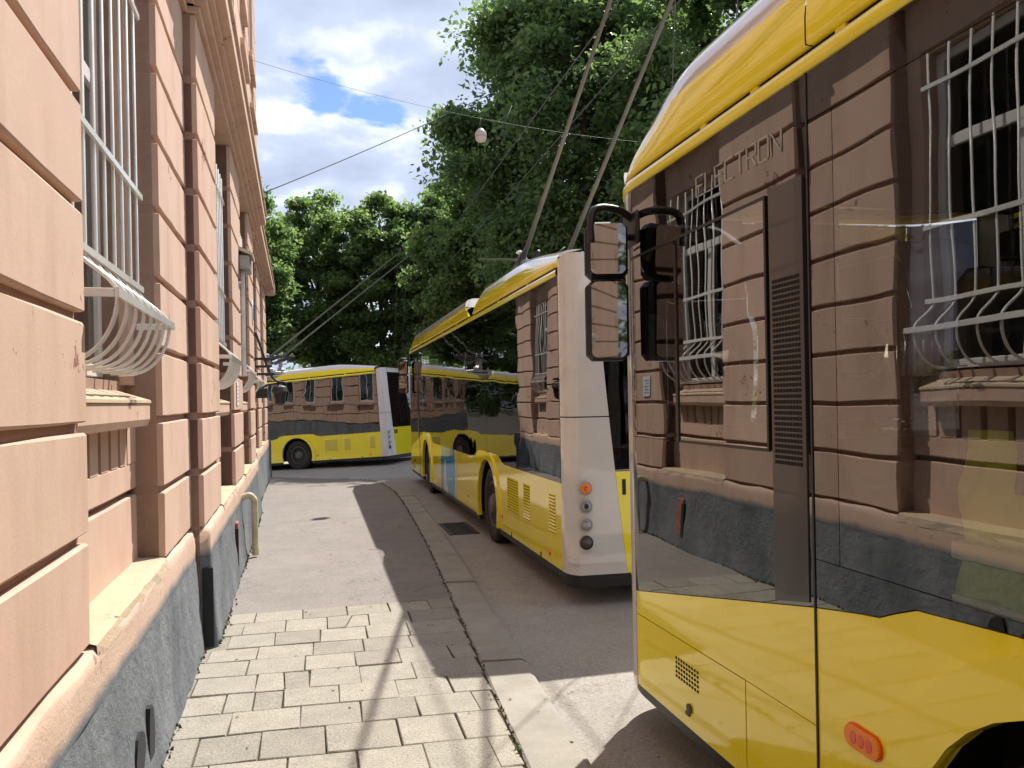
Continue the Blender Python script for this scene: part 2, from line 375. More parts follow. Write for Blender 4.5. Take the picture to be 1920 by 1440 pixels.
KERB_IN = [(0.72, -6), (0.78, 0), (0.86, 2.6), (0.91, 3.5), (0.985, 4.8), (1.09, 6.6), (1.24, 9.3), (1.36, 12.5), (1.40, 14.5), (1.30, 16.3), (0.95, 17.8), (0.25, 18.9), (-0.7, 19.6), (-1.9, 20.1), (-4, 20.7), (-9, 21.6)]
KERB_W = 0.31
def along(path, s):
    for i in range(len(path) - 1):
        a, b = Vector(path[i]), Vector(path[i + 1]); l = (b - a).length
        if s <= l or i == len(path) - 2:
            d = (b - a).normalized(); return a + d * s, d
        s -= l
def smooth_path(p, n=6):
    out = []
    for i in range(len(p) - 1):
        p0, p1, p2, p3 = [Vector(p[max(0, min(len(p) - 1, k))]) for k in (i - 1, i, i + 1, i + 2)]
        for k in range(n):
            t = k / n
            out.append(tuple(0.5 * ((2 * p1) + (p2 - p0) * t + (2 * p0 - 5 * p1 + 4 * p2 - p3) * t * t + (3 * p1 - p0 - 3 * p2 + p3) * t ** 3)))
    out.append(tuple(p[-1])); return out
KP = smooth_path(KERB_IN)
def walk_z(x, y): return road_z(x, y) - ROAD_Z
PAVE_END = 6.68
def make_pavement():
    root = empty('pavement'); struct(root)
    # asphalt part
    bm = bmesh.new(); prev = None
    pts = [(x, y) for x, y in KP if y >= PAVE_END - .3]
    pts[0] = (1.095, PAVE_END)
    for i, (x, y) in enumerate(pts):
        yl = min(y, 21.0) if x > .9 else y + 2.2
        xl = -1.6 if x > -.7 else x - 1.2
        row = [bm.verts.new((xl + (x - xl) * t, (yl if x <= .9 else y) * (1 - t) + y * t, walk_z(xl + (x - xl) * t, y) - (.004 if t < 1 else .004))) for t in (0, .25, .5, .75, 1)]
        if prev:
            for k in range(4): bm.faces.new((prev[k], prev[k + 1], row[k + 1], row[k]))
        prev = row
    bmesh.ops.recalc_face_normals(bm, faces=bm.faces)
    for f in bm.faces:
        if f.normal.z < 0: f.normal_flip()
    frombm('asphalt_strip', bm, 'walk_asphalt', root)
    bm = bmesh.new()
    row = None
    for x, y in [(x, y) for x, y in KP if y < PAVE_END] + [(1.095, PAVE_END)]:
        r = [bm.verts.new((-1.6, y, -.016)), bm.verts.new((x, y, -.016))]
        if row: bm.faces.new((row[0], row[1], r[1], r[0]))
        row = r
    frombm('bedding', bm, 'joint_soil', root)
    # paving stones in skewed courses
    rng = random.Random(3); n = 0
    def xin(y):
        for i in range(len(KP) - 1):
            if KP[i][1] <= y <= KP[i + 1][1]:
                t = (y - KP[i][1]) / (KP[i + 1][1] - KP[i][1] + 1e-9); return KP[i][0] + t * (KP[i + 1][0] - KP[i][0])
        return .8
    y1 = PAVE_END; row = 0
    def stone(poly, zt, tilt):
        bm = bmesh.new(); cx = sum(p[0] for p in poly) / len(poly); cy = sum(p[1] for p in poly) / len(poly)
        ch = .004
        def ins(p, d): v = Vector((cx - p[0], cy - p[1])); return (p[0] + v.x / v.length * d, p[1] + v.y / v.length * d)
        bot = [bm.verts.new((p[0], p[1], -.05)) for p in poly]
        mid = [bm.verts.new((p[0], p[1], zt - ch * 1.2)) for p in poly]
        top = [bm.verts.new((*ins(p, ch * 1.6), zt + (p[0] - cx) * tilt[0] + (p[1] - cy) * tilt[1])) for p in poly]
        m = len(poly)
        for i in range(m):
            bm.faces.new((bot[i], bot[(i + 1) % m], mid[(i + 1) % m], mid[i])); bm.faces.new((mid[i], mid[(i + 1) % m], top[(i + 1) % m], top[i]))
        bm.faces.new(top); bmesh.ops.recalc_face_normals(bm, faces=bm.faces)
        return frombm('paving_stone', bm, 'paver_%d' % rng.choice([0, 0, 1, 2, 3]), root)
    SK = -0.055
    while y1 > 1.2:
        h = rng.uniform(.285, .335); y0 = y1 - h
        gap = .0035
        sk = SK * min(1, (PAVE_END - y1) / 1.2 + .0)
        skb = SK * min(1, (PAVE_END - y0) / 1.2)
        xe = xin((y0 + y1) / 2) - .006; x = -1.05 - rng.random() * .25
        first = True
        while x < xe - .02:
            w = rng.choice([.30, .31, .32, .33, .34, .36]) * rng.uniform(.97, 1.03)
            x2 = min(x + w, xe)
            if xe - x2 < .10: x2 = xe
            j = lambda: rng.uniform(-.005, .005)
            P = [(x + gap + j(), y0 + skb * (x - .2) + gap + j()), (x2 - gap + j(), y0 + skb * (x2 - .2) + gap + j()), (x2 - gap + j(), y1 + sk * (x2 - .2) - gap + j()), (x + gap + j(), y1 + sk * (x - .2) - gap + j())]
            zt = rng.uniform(-.003, .002); ti = (rng.uniform(-.012, .012), rng.uniform(-.012, .012))
            if rng.random() < .13 and x2 - x > .25:     # cracked stone: two pieces
                t, u = rng.uniform(.3, .7), rng.uniform(.3, .7)
                a = (P[0][0] + (P[1][0] - P[0][0]) * t, P[0][1] + (P[1][1] - P[0][1]) * t); b = (P[3][0] + (P[2][0] - P[3][0]) * u, P[3][1] + (P[2][1] - P[3][1]) * u)
                stone([P[0], (a[0] - .004, a[1]), (b[0] - .004, b[1]), P[3]], zt, ti); stone([(a[0] + .004, a[1]), P[1], P[2], (b[0] + .004, b[1])], zt - .004, ti)
            else: stone(P, zt, ti)
            x = x2
        y1 = y0; row += 1
make_pavement()
def make_kerb():
    root = empty('kerb'); struct(root); rng = random.Random(11)
    total = sum((Vector(KP[i + 1]) - Vector(KP[i])).length for i in range(len(KP) - 1)); s = 4.0
    while s < total - 6:
        l = rng.uniform(1.0, 1.35); segs = 3
        bm = bmesh.new(); rings = []
        dz = rng.uniform(-.008, .008)
        for k in range(segs + 1):
            p, d = along(KP, s + .006 + (l - .012) * k / segs); nrm = Vector((d.y, -d.x)); zb = walk_z(p.x, p.y) + dz
            q = [(.008, -.2), (.008, -.010), (.02, .002), (KERB_W - .03, -.004), (KERB_W, -.022), (KERB_W + .004, -.2)]
            rings.append([bm.verts.new((p.x + nrm.x * a, p.y + nrm.y * a, zb + z)) for a, z in q])
        for i in range(segs):
            for k in range(5): bm.faces.new((rings[i][k], rings[i][k + 1], rings[i + 1][k + 1], rings[i + 1][k]))
        bm.faces.new(rings[0]); bm.faces.new(list(reversed(rings[-1])))
        bmesh.ops.recalc_face_normals(bm, faces=bm.faces)
        frombm('kerb_stone', bm, 'kerb_concrete', root)
        s += l
make_kerb()
def weeds():
    rng = np.random.default_rng(4); P = []
    for s in np.arange(4.5, 24, .035):                      # kerb joint
        if rng.random() < .55: p, d = along(KP, s); P.append((p.x + rng.normal() * .006, p.y, walk_z(p.x, p.y) + .004))
    for v in np.arange(1.5, 20, .03):                       # foot of the plinth
        if rng.random() < .5 + .4 * math.sin(v * 2.3): u = (-.655 if v < 5.87 or v > 13.05 else -.57) + abs(rng.normal()) * .012; a = rad(1.32); P.append((u * math.cos(a) - v * math.sin(a), v * math.cos(a), .004))
    for _ in range(260):                                     # fallen leaves
        y = 2 + 15 * rng.random(); P.append((-.6 + 2.2 * rng.random() ** .7, y, .003 if rng.random() < .8 else .003))
    n = len(P); bm = bmesh.new()
    for i, p in enumerate(P):
        k = 3 if i < n - 260 else 1
        for q in range(k):
            t = rng.random() * 6.28; h = rng.uniform(.006, .028) if k == 3 else .002; r = rng.uniform(.006, .018)
            a = bm.verts.new((p[0] + r * math.cos(t), p[1] + r * math.sin(t), p[2])); b = bm.verts.new((p[0] - r * math.cos(t) * .6, p[1] - r * math.sin(t) * .6, p[2])); c = bm.verts.new((p[0] + rng.normal() * .006 - (math.sin(t) * .015 if k == 1 else 0), p[1] + rng.normal() * .006 + (math.cos(t) * .015 if k == 1 else 0), p[2] + h)); bm.faces.new((a, b, c))
    o = frombm('weeds', bm, 'moss'); struct(o, 'stuff'); o['label'] = 'sparse weeds and leaf litter in the pavement joints'
weeds()

# ------------------------------------------------------------------ the rusticated building
BLD = empty('rusticated_building', rot=(0, 0, rad(1.32)))
tag(BLD, 'peach plastered building with deep banded joints, grey plinth and white window grilles', 'building')
UF, UR = -0.73, -0.645             # face of the wing and of the projecting middle
SEG = [('p', -14, -9.6, UF), ('b', -9.6, -8.0, UF), ('p', -8.0, -6.0, UF), ('p', -6.0, -.7, UF), ('b', -.7, .95, UF), ('p', .95, 3.10, UF), ('b', 3.10, 4.75, UF), ('p', 4.75, 5.87, UF),
       ('p', 5.87, 7.15, UR), ('b', 7.15, 8.75, UR), ('p', 8.75, 10.15, UR), ('b', 10.15, 11.75, UR), ('p', 11.75, 13.05, UR),
       ('p', 13.05, 14.3, UF), ('b', 14.3, 15.9, UF), ('p', 15.9, 17.3, UF), ('b', 17.3, 18.9, UF), ('p', 18.9, 20.4, UF)]
Z0, DZ, NC = 0.84, 0.3945, 9
ZT = Z0 + DZ * NC + .07
GR = 0.019                         # half of a joint
BAY = 0.145
_bcache = {}
def block_mesh(w, d, h, c=.007):
    key = (round(w, 3), round(d, 3), round(h, 3))
    if key in _bcache: return _bcache[key]
    bm = bmesh.new(); rg = random.Random(int(w * 977 + h * 131)); n = 5
    rings = []
    for z, i in ((0, c), (c * .9, 0), (h - c * .9, 0), (h, c)):
        q = [(-d, i)] + [(-i + (rg.uniform(-.004, .001) if 0 < k < n else rg.uniform(-.004, 0)), i + (w - 2 * i) * k / n) for k in range(n + 1)] + [(-d, w - i)]
        rings.append([bm.verts.new((x, y, z + (rg.uniform(-.003, .003) if 0 < j < n + 2 else 0))) for j, (x, y) in enumerate(q)])
    for k in range(3):
        for q in range(n + 2): bm.faces.new((rings[k][q], rings[k][q + 1], rings[k + 1][q + 1], rings[k + 1][q]))
    bm.faces.new(rings[0]); bm.faces.new(rings[-1])
    bmesh.ops.recalc_face_normals(bm, faces=bm.faces)
    me = bpy.data.meshes.new('rustication_block'); bm.normal_update(); bm.to_mesh(me); bm.free(); _bcache[key] = me
    return me
def block(v0, v1, U, z0, z1, d):
    o = link('rustication_block', block_mesh(v1 - v0, d, z1 - z0), 'pink_plaster', BLD); o.location = (U, v0, z0); return o
def grille_bars(parent, v0, v1, ug, z0, z1, zb, dense):
    g = empty('window_grille', parent=parent)
    n = 8
    for i in range(n):
        v = v0 + .03 + (v1 - v0 - .06) * i / (n - 1)
        pts = [(ug, v, z1), (ug, v, zb + .30)]
        for k in range(1, 8):
            t = k / 7; pts.append((ug + .150 * (1 - math.cos(t * math.pi)) / 2, v, zb + .30 - .19 * t))
        for k in range(1, 11):
            a = k / 10 * math.pi / 2; pts.append((ug - .05 + .200 * math.cos(a), v, zb + .11 - .26 * math.sin(a)))
        pts.append((ug - .10, v, zb - .152))
        tube('bar', pts, 0.0088, 'grille_white', g, 6)
    for z, u, r in ((z0 + .95, ug + .012, .013), (z1 - .25, ug + .012, .013), (zb + .30, ug + .010, .012)):
        box('cross_bar', (u - .004, v0 - .02, z - .016), (u + .012, v1 + .02, z + .016), 'grille_white', g, .002)
    box('belly_bar', (ug + .153, v0 - .04, zb + .09), (ug + .169, v1 + .04, zb + .128), 'grille_white', g, .002)
    for v in (v0 - .04, v1 + .024):
        box('return_bar', (ug - .02, v, zb + .09), (ug + .152, v + .016, zb + .122), 'grille_white', g, .002)
def window_in(v0, v1, ub, z0, z1, parent, upper=False):
    w = empty('window', parent=parent)
    uf = ub - .16
    bm = bmesh.new(); t = .065; vm = (v0 + v1) / 2; zm = z0 + (z1 - z0) * .70
    for a, b in (((uf - .03, v0, z0), (uf + .03, v0 + t, z1)), ((uf - .03, v1 - t, z0), (uf + .03, v1, z1)), ((uf - .03, v0 + t, z1 - t), (uf + .03, v1 - t, z1)), ((uf - .03, v0 + t, z0), (uf + .03, v1 - t, z0 + t)),
                 ((uf - .025, vm - .04, z0 + t), (uf + .025, vm + .04, zm - .04)), ((uf - .027, v0 + t, zm - .04), (uf + .027, v1 - t, zm + .04))): box_into(bm, a, b, .004)
    bmesh.ops.recalc_face_normals(bm, faces=bm.faces); frombm('frame', bm, 'window_frame', w)
    for a, b in (((v0 + t, z0 + t), (vm - .04, zm - .04)), ((vm + .04, z0 + t), (v1 - t, zm - .04)), ((v0 + t, zm + .04), (v1 - t, z1 - t))):
        box('pane', (uf - .006, a[0], a[1]), (uf + .004, b[0], b[1]), 'house_glass', w)
    box('curtain', (uf - .14, v0 + .02, z0 + .03), (uf - .13, v1 - .02, z1 - .02), 'net_curtain', w)
def make_building():
    # solid core behind everything, with openings left for the windows
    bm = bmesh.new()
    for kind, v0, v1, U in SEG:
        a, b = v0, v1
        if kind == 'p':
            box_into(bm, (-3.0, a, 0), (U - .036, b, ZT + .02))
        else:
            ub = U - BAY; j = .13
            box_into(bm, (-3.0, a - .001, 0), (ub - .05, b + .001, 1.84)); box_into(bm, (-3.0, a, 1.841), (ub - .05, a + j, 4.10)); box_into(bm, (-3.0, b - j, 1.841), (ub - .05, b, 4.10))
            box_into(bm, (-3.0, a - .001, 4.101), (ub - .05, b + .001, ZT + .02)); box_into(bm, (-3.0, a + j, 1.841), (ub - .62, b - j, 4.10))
    frombm('wall', bm, 'groove_shade_plaster', BLD)
    for si, (kind, v0, v1, U) in enumerate(SEG):
        prv = SEG[si - 1] if si else None; nxt = SEG[si + 1] if si + 1 < len(SEG) else None
        if kind == 'p':
            d = BAY + .06
            for k in range(NC):
                za, zb = Z0 + DZ * k + (GR if k else .012), (Z0 + DZ * (k + 1) - GR if k < NC - 1 else ZT - .004)
                block(v0, v1, U, za, zb, d)
        else:
            ub = U - BAY; j = .13
            # apron courses
            block(v0, v1, ub, Z0 + .01, Z0 + DZ - GR, .05); block(v0, v1, ub, Z0 + DZ + GR, 1.395, .05)
            box('dentil', (ub - .05, v0, 1.3955), (ub, v0 + .22, 1.69), 'pink_plaster', BLD); box('dentil', (ub - .05, v1 - .22, 1.3955), (ub, v1, 1.69), 'pink_plaster', BLD)
            for k in range(2, NC):        # jambs beside the window
                za, zb = Z0 + DZ * k + GR, Z0 + DZ * (k + 1) - GR
                if k == 2: za = 1.84
                zb = min(zb, 4.09)
                if zb - za > .05:
                    for q in (v0, v1 - j): 
                        bx = box('jamb', (ub - .30, q, za - GR), (ub, q + j, zb + GR + .001 * 0), 'pink_plaster', BLD)
            box('lintel', (ub - .30, v0, 4.10), (ub, v1, ZT), 'pink_plaster', BLD)
            # dentil slots under the sill
            for q in range(6):
                va, vb = v0 + .22, v1 - .22; st = (vb - va) / 6
                box('dentil', (ub - .05, va + q * st + .028, 1.3955), (ub, va + (q + 1) * st - .028, 1.598), 'pink_plaster', BLD)
            # crumbling stone ledge at the foot of the bay
            bm = bmesh.new(); rg = random.Random(si); g = []
            for i in range(13):
                vv = v0 + .01 + (v1 - v0 - .02) * i / 12
                g.append([bm.verts.new((ub - .02, vv, .862)), bm.verts.new((U - .02, vv, .853 + rg.uniform(-.002, .003))), bm.verts.new((U + .012 + rg.uniform(-.008, .006), vv, .843 + rg.uniform(-.003, .003))), bm.verts.new((U + .022 + rg.uniform(-.004, .004), vv, .79))])
            for i in range(12):
                for q in range(3): bm.faces.new((g[i][q], g[i + 1][q], g[i + 1][q + 1], g[i][q + 1]))
            bmesh.ops.recalc_face_normals(bm, faces=bm.faces); frombm('ledge', bm, 'ledge_stone', BLD)
            # sill
            prism('sill', [(ub - .3, 1.60), (U - .05, 1.60), (U - .035, 1.635), (U - .035, 1.72), (ub - .3, 1.72)], 'y', v0 + .02, v1 - .20, 'pink_plaster', BLD)
            prism('sill_slope', [(ub - .3, 1.7205), (U - .028, 1.7205), (U - .03, 1.735), (ub - .3, 1.87)], 'y', v0 + .02, v1 - .195, 'ledge_stone', BLD)
            if True:
                window_in(v0 + j, v1 - j, ub, 1.86, 4.09, BLD)
                grille_bars(BLD, v0 + .10, v1 - .26, U - .068, 1.86, 4.02, 2.02, True)
    # plinth, lip and cornice, following the projecting middle
    runs = [(-14.0, 5.87, UF), (5.87, 13.05, UR), (13.05, 20.4, UF)]
    for a, b, U in runs:
        Up = U + .07; z = [0, .10, .30, .52, .70]
        # uneven grey plinth
        bm = bmesh.new(); nv = int((b - a) / .16); rng = random.Random(int(a * 10)); g = []
        for i in range(nv + 1):
            v = a + (b - a) * i / nv; row = []
            for q, zz in enumerate([-.6, 0, .12, .24, .36, .48, .57, .64]):
                row.append(bm.verts.new((Up - .042 * max(0, zz) / .64 + (rng.uniform(-.006, .006) + (.010 if zz < .1 else 0)) * (1 if 0 < i < nv else 0), v, zz)))
            g.append(row)
        for i in range(nv):
            for q in range(7): bm.faces.new((g[i][q], g[i + 1][q], g[i + 1][q + 1], g[i][q + 1]))
        for e in (0, nv):
            bk = [bm.verts.new((Up - .5, g[e][0].co.y, -.6)), bm.verts.new((Up - .5, g[e][0].co.y, .64))]
            bm.faces.new([bk[0]] + g[e] + [bk[1]])
        bmesh.ops.recalc_face_normals(bm, faces=bm.faces)
        frombm('plinth', bm, 'plinth_grey', BLD, True)
        # rounded peach lip on the plinth, ledge on top
        bm = bmesh.new(); g = []; prof = [(-.0415, .635), (-.044, .70), (-.046, .775), (-.050, .812), (-.062, .828), (-.30, .842)]
        for i in range(nv + 1):
            v = a + (b - a) * i / nv
            g.append([bm.verts.new((Up + u + rng.uniform(-.005, .002) * (1.6 if q in (3, 4) else .6), v, zz + (rng.uniform(-.012, .008) if q in (3, 4) else 0))) for q, (u, zz) in enumerate(prof)])
        for i in range(nv):
            for q in range(5): bm.faces.new((g[i][q], g[i + 1][q], g[i + 1][q + 1], g[i][q + 1]))
        for e in (0, nv): bm.faces.new(g[e] + [bm.verts.new((Up - .3, g[e][0].co.y, .635))])
        bmesh.ops.recalc_face_normals(bm, faces=bm.faces)
        frombm('plinth_lip', bm, 'plinth_lip', BLD, True)
        for (u0, z0_, z1_) in ((.035, 0, .05), (.085, .05, .10), (.13, .10, .135), (.20, .135, .27), (.225, .27, .31)):
            box('cornice_band', (U - .4, a - u0 * (.6 if a > 0 else 0), ZT + .001 + z0_), (U + u0, b + u0 * (.6 if b > 20 or U == UR else 0), ZT + .0 + z1_), 'pink_plaster', BLD, .006)
        prism('cornice_top', [(U - .4, ZT + .311), (U + .20, ZT + .311), (U - .2, ZT + .43), (U - .4, ZT + .43)], 'y', a, b, 'ledge_stone', BLD)
    # upper storeys
    for a, b, U in runs:
        Uu = U - .17
        bm = bmesh.new()
        box_into(bm, (-3.0, a, ZT + .30), (Uu, b, 13.0))
        frombm('upper_wall', bm, 'pink_plaster', BLD)
    for si, (kind, v0, v1, U) in enumerate(SEG):
        Uu = U - .17
        if kind == 'b':
            for zz in (5.6, 9.3):
                w = empty('upper_window', parent=BLD)
                for nm, A, B in (('surround', (v0 + .0, zz - .12), (v0 + .2, zz + 2.35)), ('surround', (v1 - .2, zz - .12), (v1, zz + 2.35)), ('surround', (v0 + .2, zz + 2.12), (v1 - .2, zz + 2.35)), ):
                    box(nm, (Uu - .02, A[0], A[1]), (Uu + .055, B[0], B[1]), 'pink_plaster', w, .008)
                box('hood', (Uu - .02, v0 - .08, zz + 2.352), (Uu + .13, v1 + .08, zz + 2.48), 'pink_plaster', w, .01)
                box('sill', (Uu - .02, v0 - .06, zz - .25), (Uu + .11, v1 + .06, zz - .122), 'pink_plaster', w, .01)
                box('frame', (Uu - .02, v0 + .2, zz - .12), (Uu + .008, v1 - .2, zz + 2.12), 'window_frame', w)
                vm = (v0 + v1) / 2
                for p0, p1 in ((v0 + .27, vm - .04), (vm + .04, v1 - .27)):
                    box('pane', (Uu, p0, zz - .05), (Uu + .012, p1, zz + 2.05), 'house_glass', w)
        else:
            for k in range(14):
                z = 5.05 + k * .56
                if v1 - v0 < 2.3:
                    box('quoin', (Uu - .02, v0 + .06, z), (Uu + .045, v1 - .06, z + .52), 'pink_plaster', BLD, .012)
    box('eaves', (-3.0, -14, 13.0), (UR + .35, 20.7, 13.35), 'pink_plaster', BLD, .02)
    box('body', (-26, -14, 0), (-2.9, 20.4, 13.1), 'groove_shade_plaster', BLD)
    prism('roof', [(UR + .4, 13.35), (-26.3, 13.35), (-13.3, 16.6)], 'y', -14.2, 20.7, 'grey_metal', BLD)
    # the end wall round the corner
    u = -.73; VE = 20.46; k = 0
    while u > -24:
        w = 1.4 if k % 2 == 0 else 1.6
        for c in range(NC):
            za, zb = Z0 + DZ * c + GR, Z0 + DZ * (c + 1) - GR
            if k % 2 == 0 or zb < 1.7 or za > 4.0:
                o = link('rustication_block', block_mesh(w, .06, zb - za), 'pink_plaster', BLD); o.location = (u, VE - (0 if k % 2 == 0 else .03), za); o.rotation_euler = (0, 0, rad(90))
        if k % 2:
            for z0_, z1_ in ((1.75, 3.98), (5.6, 7.7), (9.3, 11.4)):
                box('end_window_frame', (u - w + .15, 20.40, z0_), (u - .15, 20.43, z1_), 'window_frame', BLD)
                for a in (0, 1): box('end_window_pane', (u - w + .22 + a * .6, 20.42, z0_ + .08), (u - w + .76 + a * .6, 20.435, z1_ - .08), 'house_glass', BLD)
                box('end_window_sill', (u - w + .05, 20.40, z0_ - .12), (u - .05, 20.55, z0_ - .001), 'pink_plaster', BLD)
        u -= w; k += 1
    box('end_plinth', (-26, 20.40, -.8), (-.66, 20.52, .80), 'plinth_grey', BLD); box('end_cornice', (-26, 20.40, ZT), (-.5, 20.68, ZT + .28), 'pink_plaster', BLD, .02)
    # black face where the plinth steps forward, vents and patches in it
    box('black_step_face', (UF + .0655, 5.855, .006), (UR + .050, 5.869, .56), 'bare_dark', BLD, .004)
    for v, za, zb, w in ((3.60, .12, .34, .10), (3.86, .02, .36, .075)):
        bm = bmesh.new(); rng = random.Random(int(v * 100)); n = 12
        outer = [(w * math.cos(t) * rng.uniform(.75, 1.1), (zb - za) / 2 * math.sin(t) * rng.uniform(.85, 1.1)) for t in [2 * math.pi * i / n for i in range(n)]]
        A = [bm.verts.new((UF + .066, v + p[0], (za + zb) / 2 + p[1])) for p in outer]; B = [bm.verts.new((UF + .03, v + p[0], (za + zb) / 2 + p[1])) for p in outer]
        bm.faces.new(A)
        for i in range(n): bm.faces.new((A[i], A[(i + 1) % n], B[(i + 1) % n], B[i]))
        bmesh.ops.recalc_face_normals(bm, faces=bm.faces); frombm('plinth_hole', bm, 'bare_dark', BLD)
    box('brick_patch', (UR + .03, 8.05, .10), (UR + .062, 8.22, .55), 'brick_patch', BLD, .006)
    box('plinth_hole', (UR + .03, 8.02, .02), (UR + .066, 8.10, .50), 'bare_dark', BLD, .004)
make_building()
BM = BLD.matrix_basis.copy()
def bworld(u, v, z):
    a = rad(1.32); return Vector((u * math.cos(a) - v * math.sin(a), u * math.sin(a) + v * math.cos(a), z))
def wall_things():
    # drain outlet: elbow and foot
    p = [bworld(UR + .02, 9.18, .66), bworld(UR + .10, 9.18, .69), bworld(UR + .145, 9.18, .655), bworld(UR + .16, 9.18, .58), bworld(UR + .16, 9.18, .02)]
    o = tube('drain_pipe', smooth3(p, 5), .036, 'pipe_cream', None, 12)
    tag(o, 'cream coloured bent drain pipe coming out of the grey plinth', 'pipe')
    # notice
    r = empty('wall_notice'); tag(r, 'small white paper notice with blue lines fixed to a wall block', 'notice')
    c = bworld(UR, 9.0, 1.8)
    bx = box('sheet', (0, 0, 0), (.006, .20, .26), 'paper_white', r)
    for i in range(5): box('text_line', (.006, .03, .04 + i * .04), (.0075, .03 + [.14, .11, .14, .08, .12][i], .052 + i * .04), 'sign_blue', r)
    r.location = bworld(UR + .002, 9.05, 1.70); r.rotation_euler = (0, 0, rad(1.32))
    # white cable duct
    d = box('cable_duct', (0, 0, 0), (.05, .07, 1.35), 'grille_white', None, .006); d.location = bworld(UR + .001, 10.02, 1.75 + .3); d.rotation_euler = (0, 0, rad(1.32))
    tag(d, 'white vertical cable duct on the wall below a small canopy', 'cable duct')
    k = empty('wall_canopy'); tag(k, 'small weathered box canopy fixed high beside the barred windows', 'canopy')
    k.location = bworld(UR, 9.8, 3.45); k.rotation_euler = (0, 0, rad(1.32))
    prism('hood', [(0, .10), (.16, .04), (.16, .07), (0, .15)], 'y', 0, .5, 'pipe_cream', k); box('housing', (.001, .02, -.12), (.12, .48, .045), 'grey_metal', k, .006)
    # round sign
    s = empty('street_plate'); tag(s, 'pale blue oval plate mounted on the peach wall', 'sign')
    bm = bmesh.new(); lathe_into(bm, [(.02, .012), (.16, .010), (.17, 0)], (0, 0, 0), (1, 0, 0), 24); bmesh.ops.recalc_face_normals(bm, faces=bm.faces); pl = frombm('plate', bm, 'plastic_sign', s); pl.scale = (1, .8, 1.15)
    bm = bmesh.new(); lathe_into(bm, [(.10, .016), (.11, .011)], (0, 0, 0), (1, 0, 0), 24); bmesh.ops.recalc_face_normals(bm, faces=bm.faces); ce = frombm('emblem', bm, 'sign_blue', s); ce.scale = (1, .8, 1.15)
    s.location = bworld(UF + .002 + .085, 12.6, 3.12); s.rotation_euler = (0, 0, rad(1.32))
    # wrought iron bracket with a lantern, near the corner
    k = empty('iron_bracket'); tag(k, 'black wrought iron wall bracket with a lantern hanging near the building corner', 'bracket')
    k.location = bworld(UF, 15.0, 1.9); k.rotation_euler = (0, 0, rad(1.32))
    tube('arm', smooth3([(0, 0, 1.15), (.10, 0, .85), (.22, 0, .45), (.34, 0, .25), (.52, 0, .2)], 5), .022, 'iron_black', k)
    for i, z in enumerate((.62, .48, .34)): box('cross_piece', (0, -.02, z), (.26 + .03 * i, .02, z + .045), 'iron_black', k, .004)
    tube('stay', [(0, 0, .05), (.2, 0, .16), (.45, 0, .2)], .018, 'iron_black', k)
    lathe('lantern', [(.02, .16), (.12, .10), (.15, .02), (.11, -.02), (.09, -.20), (.03, -.24)], (.42, 0, .02), (0, 0, 1), 'iron_black', k, 10)
    box('housing', (0, -.09, -.08), (.2, .09, .10), 'iron_black', k, .01)
def smooth3(p, n=5):
    p = [Vector(q) for q in p]; out = []
    for i in range(len(p) - 1):
        p0, p1, p2, p3 = [p[max(0, min(len(p) - 1, k))] for k in (i - 1, i, i + 1, i + 2)]
        for k in range(n):
            t = k / n; out.append(0.5 * ((2 * p1) + (p2 - p0) * t + (2 * p0 - 5 * p1 + 4 * p2 - p3) * t * t + (3 * p1 - p0 - 3 * p2 + p3) * t ** 3))
    out.append(p[-1]); return out
wall_things()

# ------------------------------------------------------------------ trolleybuses
HW, BL = 1.225, 11.70
YF, CR = 11.24, 0.50
def path(s):
    """point and outward normal of the left half of the plan outline; s equals y along the side"""
    if s > YF:
        a = (s - YF) / CR
        if a < math.pi / 2 - .08:
            return Vector((-HW + CR - CR * math.cos(a), YF + CR * math.sin(a))), Vector((-math.cos(a), math.sin(a)))
        a0 = math.pi / 2 - .08; e = (s - YF) - CR * a0
        b = Vector((-HW + CR - CR * math.cos(a0), YF + CR * math.sin(a0))); L = -b.x
        t = min(1., e / L); y = b.y + .05 * (1 - (1 - t) ** 2)
        return Vector((b.x + e, y)), Vector((-.08 * (1 - t), 1)).normalized()
    if s >= .25: return Vector((-HW, s)), Vector((-1, 0))
    k = [(-HW, .25), (-HW + .006, .16), (-HW + .03, .09), (-HW + .075, .035), (-HW + .135, .008), (-HW + .2, 0)]
    d = .25 - s
    for i in range(len(k) - 1):
        a, b = Vector(k[i]), Vector(k[i + 1]); l = (b - a).length
        if d <= l:
            t = (b - a) / l; n0 = Vector((t.y, -t.x)); 
            ang = [0, .13, .45, .9, 1.3, 1.57]; an = ang[i] + (ang[i + 1] - ang[i]) * d / l
            return a + t * d, Vector((-math.cos(an), -math.sin(an)))
        d -= l
    return Vector((k[-1][0] + d, 0)), Vector((0, -1))
S_REAR_C = .25 - (0.0); 
def rear_s(x):  # s on the rear face for a given local x
    k = [(-HW, .25), (-HW + .006, .16), (-HW + .03, .09), (-HW + .075, .035), (-HW + .135, .008), (-HW + .2, 0)]
    l = sum((Vector(k[i + 1]) - Vector(k[i])).length for i in range(5)); return .25 - l - (x - k[-1][0])
REAR0 = rear_s(0.0)
S_FRONT_C = YF + CR * (math.pi / 2 - .08) + (HW - CR + CR * math.cos(math.pi / 2 - .08))
CUTS = [.25 - .02 * i for i in range(14)] + [YF + .02 * i for i in range(45)] + [12.2, 12.4, 12.6]
